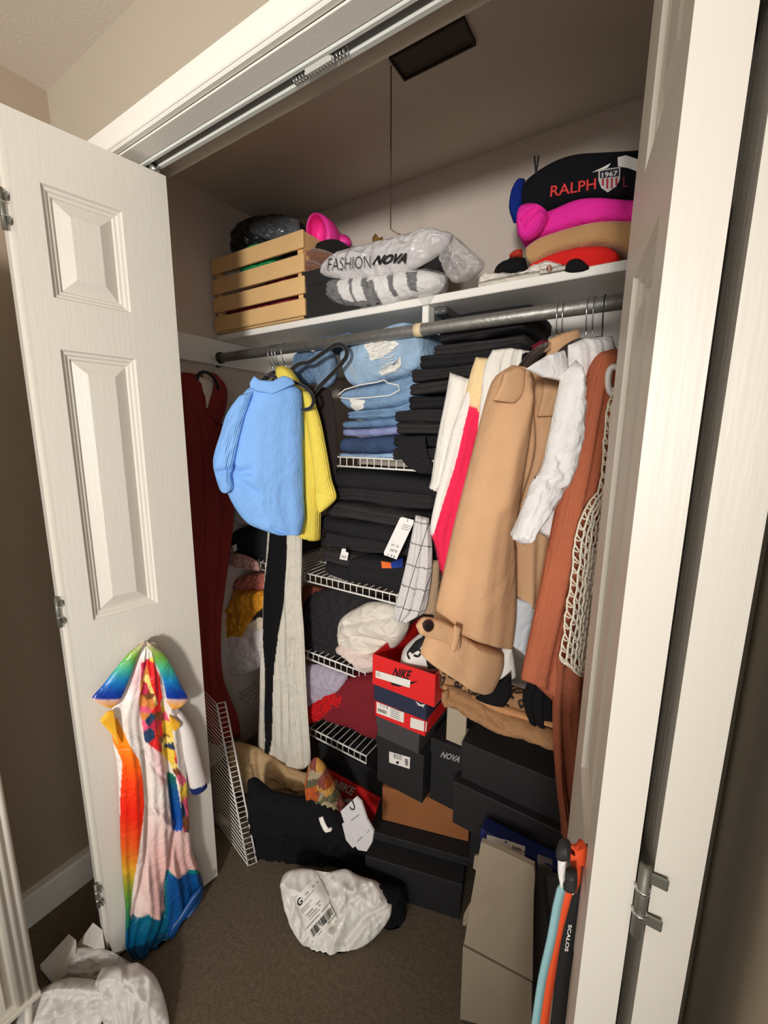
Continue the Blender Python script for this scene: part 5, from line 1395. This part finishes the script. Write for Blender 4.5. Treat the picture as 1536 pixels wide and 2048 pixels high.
tag_plate('side_card', [(684, 1648), (692, 1642), (712, 1692), (705, 1696), (692, 1680)], 0.838, tj, MATS['card_white'], 0.004)
mk('hook_cutout', *tube(smooth_path(drape([(703, 1600), (708, 1608), (709, 1617), (703, 1618), (700, 1613)], tgj, 0.001), 24), 0.0018, 6), BLK, tj)
for (a, b) in (((714, 1682), (725, 1672)), ((734, 1665), (738, 1658)), ((702, 1640), (718, 1628))):
    decal('print_line', [a, b, (b[0] + 1, b[1] + 2), (a[0] + 1, a[1] + 2)], tgj, mat('print_grey', (150, 148, 146), 0.8), tj, 2, 1, off=0.0008)

MAIL = mat('poly_mailer', (222, 217, 208), 0.35, var=0.04, vscale=10, coat=0.15, crinkle=(11, 0.5))
pm = thing('poly_mailer', 'crumpled white plastic mailer with a shipping label on the carpet', 'mailer', (-0.65, 0.75, 0.0))
pmm = cloth('bag', [[(560, 1770), (572, 1825)], [(568, 1748), (592, 1866)], [(590, 1738), (612, 1895)], [(620, 1738), (640, 1913)], [(652, 1745), (672, 1916)], [(690, 1738), (702, 1908)], [(720, 1752), (735, 1888)], [(752, 1762), (762, 1862)], [(775, 1782), (780, 1835)], [(786, 1798), (786, 1808)]], (hit(575, 1885, 2, 0.0), hit(765, 1905, 2, 0.0), hit(660, 1738, 2, 0.13)), MAIL, T=0.03, crump=0.014, cscale=12, seed=251,
            taper=(0.12, 0.12), nx=56, ny=80, zmin=0.002, parent=pm, creases=[([(645, 1742), (662, 1800), (668, 1850)], 7, -0.018), ([(668, 1850), (700, 1800), (740, 1770)], 6, -0.012), ([(690, 1880), (730, 1830), (780, 1800)], 6, -0.01)])
decal('shipping_label', [(588, 1798), (634, 1750), (677, 1836), (628, 1893)], pmm, LABEL, pm, 10, 10, off=0.004)
labs = [o for o in pm.children if o.name.startswith('shipping_label')]


def on_label(a, b):
    tl, tr_, br_, bl = [np.array(q, float) for q in ((588, 1798), (634, 1750), (677, 1836), (628, 1893))]
    return (tl * (1 - a) + tr_ * a) * (1 - b) + (bl * (1 - a) + br_ * a) * b


def lab_rect(nm, a0, b0, a1, b1, m_):
    decal(nm, [on_label(a0, b0), on_label(a1, b0), on_label(a1, b1), on_label(a0, b1)], labs, m_, pm, 3, 1, off=0.0012)


text_decal('print', 'G', [on_label(0.04, 0.06), on_label(0.22, 0.06), on_label(0.22, 0.2), on_label(0.04, 0.2)], labs, BLK, pm, bold=0.02, off=0.0012)
PG = mat('print_grey', (150, 148, 146), 0.8)
for b_, a0, a1, th_ in ((0.10, 0.26, 0.92, 0.03), (0.17, 0.26, 0.7, 0.02), (0.27, 0.05, 0.5, 0.02), (0.32, 0.05, 0.4, 0.02), (0.42, 0.15, 0.75, 0.03), (0.48, 0.2, 0.7, 0.03), (0.54, 0.2, 0.6, 0.02)):
    lab_rect('print_line', a0, b_, a1, b_ + th_, PG)
for b_ in (0.62, 0.90):
    lab_rect('rule', 0.0, b_, 1.0, b_ + 0.012, BLK)
rng = random.Random(3)
a_ = 0.08
while a_ < 0.92:
    w_ = rng.choice((0.008, 0.014, 0.022)); lab_rect('barcode_bar', a_, 0.70, a_ + w_, 0.86, BLK); a_ += w_ + rng.choice((0.01, 0.016, 0.024))
cloth('black_scarf', [[(758, 1772), (808, 1780)], [(760, 1800), (812, 1805)], [(755, 1840), (810, 1838)], [(752, 1860), (798, 1858)], [(770, 1880), (790, 1882)], [(776, 1890), (786, 1891)]], pl_px(750, 0.84, 812, 0.90, 1830), cloth_mat('black_wool', (17, 16, 19)), T=0.03, crump=0.006, seed=252, zmin=0.002, taper=(0.1, 0.1), label='small black cloth on the carpet beside the white mailer', cat='cloth')
cloth('dark_boot', [[(700, 1690), (705, 1745)], [(740, 1690), (745, 1755)], [(780, 1700), (785, 1775)], [(810, 1740), (812, 1780)]], pl_px(700, 0.98, 812, 1.0, 1730), cloth_mat('black_wool', (17, 16, 19)), T=0.05, crump=0.006, seed=253, zmin=0.002, taper=(0.2, 0.2), label='dark cloth bundle between the black coat and the large black box', cat='cloth')

# grey folded cardboard, blue box, dark folder at the right door
KRAFT = mat('grey_kraft', (152, 137, 116), 0.8, var=0.04, vscale=12)
gc = thing('folded_cardboard', 'grey brown flattened carton standing on its edge beside the folded white door', 'carton', (-0.19, 0.81, 0.0))


def panel(name, px, ys, m_, parent, th=0.012):
    P = np.array([hit(u, v, 1, y) for (u, v), y in zip(px, ys)])
    P[:, 2] = np.maximum(P[:, 2], 0.002)
    n_ = np.cross(P[1] - P[0], P[2] - P[0]); n_ /= np.linalg.norm(n_); n_ = n_ if n_[1] > 0 else -n_
    k = len(P); V = np.concatenate([P, P + n_ * th])
    F = [tuple(range(k)), tuple(range(2 * k - 1, k - 1, -1))] + [(i, (i + 1) % k, k + (i + 1) % k, k + i) for i in range(k)]
    return mk(name, V, F, m_, parent, smooth=False)


panel('upper_panel', [(962, 1684), (1000, 1700), (1068, 1733), (1070, 1750), (1067, 1800), (1065, 1962), (928, 1888), (942, 1800)], [0.84, 0.842, 0.846, 0.845, 0.84, 0.82, 0.79, 0.82], KRAFT, gc)
panel('lower_panel', [(926, 1892), (1064, 1966), (1062, 2075), (918, 2075)], [0.788, 0.818, 0.80, 0.775], KRAFT, gc, 0.014)
panel('tuck_tab', [(949, 1712), (957, 1712), (953, 1742), (946, 1736)], [0.842] * 4, KRAFT, gc, 0.006)
panel('tuck_tab', [(940, 1806), (946, 1812), (932, 1852), (925, 1850), (928, 1828)], [0.825] * 5, KRAFT, gc, 0.006)
BLUEC = mat('blue_card', (28, 44, 110), 0.6)
bx_ = thing('blue_box', 'dark blue box with a white label standing behind the grey carton', 'box', (-0.19, 0.93, 0.0))
V, F = cuboid((-0.187, 0.957, 0.0), (0.19, 0.044, 0.392), math.radians(0), 0.002)
blm = mk('body', V, F, BLUEC, bx_, smooth=False)
decal('paper_label', [(974, 1668), (1050, 1694), (1050, 1722), (974, 1694)], blm, LABEL, bx_, off=0.002)
text_decal('print', '888', [(1024, 1691), (1043, 1697), (1043, 1704), (1024, 1698)], [o for o in bx_.children if 'paper' in o.name], BLK, bx_, off=0.001)
decal('grey_sticker', [(1075, 1709), (1105, 1720), (1105, 1756), (1075, 1746)], blm, mat('sticker_grey', (120, 112, 104), 0.6), bx_, off=0.002)
fo = thing('dark_folder', 'dark grey plastic folder behind the grey carton', 'folder', (-0.11, 0.87, 0.0))
panel('cover', [(1058, 1752), (1088, 1752), (1122, 1756), (1122, 1960), (1105, 2060), (1062, 2060), (1066, 1850)], [0.89] * 7, mat('folder_grey', (62, 58, 56), 0.5), fo, 0.012)
panel('spine', [(1084, 1756), (1090, 1756), (1112, 1960), (1106, 1960)], [0.886] * 4, mat('folder_dark', (40, 38, 37), 0.5), fo, 0.004)

# straps hanging on the right door
sg = thing('strap_bundle', 'bundle of teal, orange and black lashing straps hanging on the folded white door', 'straps', tuple(hit(1130, 1700, 1, 0.60)))


def strap(name, px, w, m_, y=0.60):
    P, n_ = plane_hit(px, y)
    if px[-1][1] > 2000:
        P = np.concatenate([P, P[-1:] + np.array([[-0.015, 0.01, -0.30]]), P[-1:] + np.array([[-0.02, 0.015, -0.60]])])
    return mk(name, *ribbon(smooth_path(P, 40), w, 0.003, (0.85, 0.5, 0)), m_, sg)


strap('black_strap', [(1166, 1690), (1160, 1780), (1138, 1870), (1126, 1950), (1112, 2070)], 0.016, mat('strap_black', (18, 17, 17), 0.8), 0.44)
strap('orange_strap', [(1154, 1690), (1150, 1760), (1134, 1800), (1112, 1890), (1096, 1980), (1082, 2080)], 0.011, mat('strap_orange', (226, 80, 32), 0.75), 0.435)
strap('teal_strap', [(1142, 1720), (1138, 1760), (1122, 1780), (1102, 1880), (1084, 1960), (1066, 2080)], 0.009, mat('strap_teal', (140, 182, 186), 0.75), 0.43)
strap('orange_loop', [(1144, 1694), (1154, 1694), (1158, 1702), (1158, 1730)], 0.018, MATS['strap_orange'], 0.425)
bstr = [o for o in sg.children if o.name.startswith('black_strap')]
text_decal('lettering', 'SCALOS', [(1144, 1850), (1136, 1904), (1129, 1902), (1137, 1849)], bstr, WHT, sg, bold=0.02, off=0.002)
text_decal('lettering', '8', [(1149, 1778), (1148, 1790), (1144, 1790), (1145, 1778)], bstr, WHT, sg, bold=0.02, off=0.002)
cloth('black_cap', [[(1112, 1700), (1114, 1708)], [(1118, 1684), (1128, 1716)], [(1132, 1682), (1140, 1714)], [(1142, 1694), (1142, 1704)]], 0.415, mat('rubber_black', (34, 33, 33), 0.6), T=0.009, nx=14, ny=14, seed=261, parent=sg, taper=(0.3, 0.3))
cloth('white_grip', [[(1116, 1712), (1136, 1714)], [(1116, 1740), (1134, 1740)], [(1122, 1765), (1128, 1765)]], 0.420, mat('white_plastic', (232, 228, 224), 0.35), T=0.006, nx=12, ny=14, seed=262, parent=sg)
cloth('black_wrap', [[(1132, 1738), (1154, 1744)], [(1130, 1758), (1155, 1762)], [(1126, 1768), (1154, 1778)]], 0.405, mat('rubber_black', (34, 33, 33), 0.6), T=0.008, nx=12, ny=12, seed=263, parent=sg, pw=0.3, taper=(0.1, 0.1))

# ================================================================== ROBE ON THE LEFT DOOR
rb = thing('rainbow_robe', 'satin rainbow print robe hanging from the knob of the folded white door', 'robe', (-1.04, 0.52, 0.02))


def door_pl(off):
    return ((-1.0890 + off, 0.374), (-1.0435 + off, 0.6645))


STOPS_V = np.array([1280, 1440, 1500, 1560, 1620, 1690, 1740, 1790, 1840, 1900], float)
STOPS_C = np.array([[150, 190, 60], [240, 160, 30], [250, 122, 22], [242, 62, 16], [226, 30, 14], [214, 84, 24], [206, 158, 36], [96, 142, 52], [12, 104, 82], [0, 86, 120]], float)
PAL = np.array([[226, 42, 40], [236, 196, 70], [228, 92, 120], [214, 130, 60], [240, 214, 120], [190, 40, 70], [40, 60, 90], [120, 70, 40]], float)


def rainbow(v):
    return np.stack([np.interp(v, STOPS_V, STOPS_C[:, i]) for i in range(3)], 1)


def col_robe(uv):
    u, v = uv[:, 0], uv[:, 1]
    c = np.tile(np.array([232., 220., 210.]), (len(uv), 1))
    k = np.clip((v - 1580) / 120, 0, 1)[:, None] * np.clip((u - 255) / 50, 0, 1)[:, None]
    c = c * (1 - k) + np.array([232., 184., 176.]) * k
    k = np.exp(-((u - (262 + (v - 1330) * 0.27)) / 14) ** 2)[:, None] * (v < 1560)[:, None]
    c = c * (1 - 0.6 * k) + np.array([232., 170., 176.]) * 0.6 * k
    rs = np.random.RandomState(5); C = rs.rand(110, 2) * np.array([110, 380]) + np.array([265, 1300])
    cell = ((uv[:, None, :] - C[None]) ** 2).sum(2).argmin(1)
    pr = in_poly(uv, [(276, 1320), (298, 1306), (308, 1340), (322, 1400), (338, 1450), (350, 1530), (372, 1560), (376, 1655), (362, 1660), (352, 1560), (335, 1520), (318, 1500), (284, 1475), (272, 1400)])
    c[pr] = PAL[cell[pr] % 8]
    rd_ = in_poly(uv, [(286, 1316), (300, 1316), (314, 1350), (320, 1400), (310, 1405), (296, 1365)]); c[rd_] = (226, 40, 40)
    bl = in_poly(uv, [(330, 1540), (345, 1545), (358, 1620), (360, 1650), (345, 1660), (336, 1600)]); c[bl] = np.stack([np.interp(v[bl], [1540, 1580, 1650], [30, 20, 20]), np.interp(v[bl], [1540, 1580, 1650], [110, 80, 80]), np.interp(v[bl], [1540, 1580, 1650], [70, 140, 170])], 1)
    tl = (v > 1812 + 12 * np.abs(np.sin((u - 250) / 13.0)) + np.clip(330 - u, 0, 60) * 0.1) | ((u > 326) & (v > 1738 + 8 * np.sin(u / 9.0)))
    kk = np.clip((v[tl] - 1740) / 160, 0, 1)[:, None]
    c[tl] = np.array([8., 124., 124.]) * (1 - kk) + np.array([0., 72., 118.]) * kk
    tl2 = (u > 330) & (v > 1740) & tl; c[tl2] = (10, 78, 140)
    rbp = in_poly(uv, [(215, 1445), (232, 1432), (252, 1480), (272, 1512), (283, 1560), (282, 1610), (276, 1660), (268, 1720), (262, 1790), (256, 1850), (240, 1860), (248, 1800), (241, 1700), (240, 1600), (242, 1520), (225, 1480)])
    c[rbp] = rainbow(v[rbp])
    return c


SATIN = mat('robe_satin', (232, 220, 210), 0.30, attr=True, spec=0.6, wrinkle=(14, 0.6))
cloth('robe_body', [[(284, 1284), (290, 1280), (298, 1284)], [(262, 1318), (290, 1312), (326, 1320)], [(244, 1370), (295, 1370), (345, 1372)], [(222, 1430), (295, 1430), (360, 1425)], [(226, 1480), (300, 1480), (366, 1480)], [(236, 1540), (305, 1540), (372, 1540)], [(240, 1620), (308, 1620), (378, 1620)], [(242, 1700), (312, 1700), (384, 1700)], [(246, 1770), (318, 1770), (400, 1745)], [(250, 1820), (312, 1830), (404, 1790)], [(249, 1865), (310, 1880), (360, 1850)], [(250, 1895), (300, 1905), (340, 1895)], [(262, 1912), (300, 1918), (336, 1910)]],
      door_pl(0.032), SATIN, T=0.022, nx=110, ny=170, fold=0.006, freq=3.2, seed=271, col=col_robe, parent=rb, taper=(0.05, 0.0), zmin=0.004,
      creases=[([(283, 1500), (290, 1600), (285, 1720), (268, 1830)], 5, -0.014), ([(322, 1400), (332, 1520), (345, 1640), (330, 1740), (322, 1820)], 5, -0.014), ([(296, 1520), (330, 1560)], 4, -0.004), ([(290, 1600), (340, 1650)], 6, 0.006)])


def col_lapel(uv):
    v = uv[:, 1]
    s_ = np.array([1278, 1310, 1335, 1360, 1385, 1394, 1397, 1412], float)
    c_ = np.array([[228, 184, 176], [120, 170, 60], [70, 176, 140], [24, 124, 186], [16, 60, 156], [16, 52, 148], [226, 180, 172], [232, 160, 60]], float)
    return np.stack([np.interp(v, s_, c_[:, i]) for i in range(3)], 1)


cloth('lapel', [[(280, 1288), (290, 1281)], [(258, 1306), (274, 1316)], [(232, 1336), (262, 1350)], [(206, 1370), (250, 1380)], [(184, 1396), (236, 1406)], [(190, 1402), (222, 1416)]], door_pl(0.05), SATIN, T=0.008, nx=30, ny=60, seed=272, col=col_lapel, parent=rb)
cloth('lapel', [[(290, 1281), (304, 1287)], [(304, 1318), (330, 1310)], [(322, 1350), (348, 1340)], [(330, 1385), (362, 1370)], [(335, 1408), (376, 1398)], [(342, 1418), (368, 1408)]], door_pl(0.048), SATIN, T=0.008, nx=30, ny=60, seed=273, col=col_lapel, parent=rb)
SY = mat('satin_yellow', (240, 176, 40), 0.35, sheen=0.2)
cloth('notched_collar', [[(200, 1440), (203, 1446)], [(214, 1424), (224, 1470)], [(226, 1420), (236, 1490)]], door_pl(0.055), SY, T=0.006, nx=16, ny=20, seed=274, parent=rb)
cloth('notched_collar', [[(338, 1430), (340, 1450)], [(350, 1436), (348, 1462)], [(360, 1444), (356, 1456)]], door_pl(0.055), SY, T=0.005, nx=14, ny=14, seed=275, parent=rb)
cloth('sleeve', [[(346, 1424), (362, 1420)], [(356, 1460), (384, 1456)], [(364, 1510), (398, 1505)], [(374, 1550), (408, 1545)], [(380, 1578), (413, 1560)]], door_pl(0.034), mat('satin_white', (226, 218, 212), 0.35, sheen=0.2), T=0.016, nx=24, ny=34, seed=276, parent=rb)
cloth('sleeve_cuff', [[(379, 1576), (412, 1558)], [(384, 1588), (414, 1568)]], door_pl(0.034), mat('satin_navy', (24, 40, 96), 0.4), T=0.016, nx=20, ny=8, seed=277, parent=rb, taper=(0.0, 0.0))
cloth('hem_tail', [[(385, 1790), (404, 1770)], [(360, 1830), (385, 1815)], [(345, 1850), (362, 1845)], [(335, 1870), (345, 1880)]], door_pl(0.06), mat('satin_blue', (10, 70, 130), 0.4), T=0.008, nx=12, ny=24, seed=278, parent=rb, zmin=0.004)
kb = hit(292, 1290, 0, -1.056)
mk('door_knob', *tube([(kb[0] - 0.002, kb[1], kb[2]), (kb[0] + 0.018, kb[1], kb[2]), (kb[0] + 0.024, kb[1], kb[2]), (kb[0] + 0.032, kb[1], kb[2])], [0.007, 0.007, 0.014, 0.011], 16), WHITE, dl)

# ================================================================== BOTTOM LEFT OF THE ROOM
cab = thing('white_wardrobe', 'tall white wardrobe with fluted edge on thin legs by the room side wall', 'wardrobe', (-1.25, 0.05, 0.0))
CW = mat('cabinet_white', (212, 204, 190), 0.45)
c0 = hit(80, 1985, 2, 0.10)
fx, fy = c0[0], c0[1]
box('body', (fx - 0.26, fx - 0.008, fy - 0.42, fy - 0.004, 0.10, 1.78), CW, cab, 0.003)
for k in range(3):
    for (x, y) in (((fx - 0.008 - 0.0), fy - 0.006 - k * 0.0145),):
        mk('flute', *tube([(x, y, 0.105), (x, y, 1.775)], 0.0062, 12), CW, cab)
wd = box('wardrobe_door', (fx - 0.008, fx + 0.002, fy - 0.40, fy - 0.058, 0.13, 1.74), CW, cab, 0.002)
mk('knob', *tube([(fx + 0.001, fy - 0.09, 0.98), (fx + 0.012, fy - 0.09, 0.98), (fx + 0.016, fy - 0.09, 0.98), (fx + 0.026, fy - 0.09, 0.98)], [0.006, 0.006, 0.013, 0.010], 14), CHROME, wd)
box('bottom_rail', (fx - 0.27, fx + 0.004, fy - 0.43, fy + 0.002, 0.092, 0.106), CW, cab, 0.002)
for y in (fy - 0.02, fy - 0.40):
    mk('leg', *tube([(fx - 0.01, y, 0.092), (fx + 0.02, y - 0.02, 0.0)], [0.009, 0.006], 10), CW, cab)
    mk('leg', *tube([(fx - 0.25, y, 0.092), (fx - 0.26, y, 0.0)], [0.009, 0.006], 10), CW, cab)
BAGW = mat('white_bag_film', (214, 208, 200), 0.4, alpha=0.9, var=0.04, crinkle=(10, 0.6))
cloth('white_bag', [[(20, 2070), (190, 2075)], [(60, 2000), (215, 2020)], [(105, 1965), (235, 1985)], [(140, 1955), (232, 1965)]], (hit(60, 2075, 2, 0.0), hit(330, 2075, 2, 0.0), hit(210, 1935, 2, 0.09)), BAGW, T=0.02, crump=0.016, cscale=14, seed=281, taper=(0.15, 0.2), nx=40, ny=40, zmin=0.002, label='white plastic bag on the carpet in front of the wardrobe legs', cat='plastic bag')
cloth('white_bag', [[(215, 2070), (342, 2070)], [(200, 2010), (332, 2010)], [(195, 1960), (310, 1955)], [(205, 1935), (275, 1925)]], (hit(60, 2075, 2, 0.0), hit(330, 2075, 2, 0.0), hit(210, 1935, 2, 0.09)), BAGW, T=0.03, crump=0.016, cscale=14, seed=282, taper=(0.15, 0.2), nx=40, ny=40, zmin=0.002, label='greyish white plastic bag on the carpet near the rainbow robe hem', cat='plastic bag')
PAPER = mat('white_paper', (206, 198, 186), 0.8)
for i, (px, lb_) in enumerate((([(150, 1895), (186, 1845), (205, 1860), (212, 1915), (175, 1930)], 'white paper sheet poking out behind the folded door foot'),
                               ([(80, 1930), (138, 1868), (152, 1880), (150, 1935), (110, 1965)], 'white paper sheet between the wardrobe and the plastic bags'))):
    P = np.array([hit(u, v, 2, 0.02 + 0.05 * (k in (1, 2))) for k, (u, v) in enumerate(px)])
    k = len(P); V = np.concatenate([P, P - np.array([0, 0, 0.015])])
    F = [tuple(range(k)), tuple(range(2 * k - 1, k - 1, -1))] + [(a, (a + 1) % k, k + (a + 1) % k, k + a) for a in range(k)]
    mk('paper_sheet', V, F, PAPER, smooth=False, label=lb_, cat='paper', group='loose papers by the wardrobe')
cloth('torn_wrapping', [[(120, 1905), (140, 1960)], [(160, 1895), (185, 1965)], [(215, 1900), (235, 1945)], [(260, 1925), (285, 1940)]], (hit(120, 1965, 2, 0.0), hit(285, 1945, 2, 0.0), hit(200, 1895, 2, 0.04)), BAGW, T=0.012, crump=0.008, cscale=20, seed=283, taper=(0.15, 0.2), zmin=0.002, label='torn white wrapping between the papers and plastic bags', cat='wrapping')
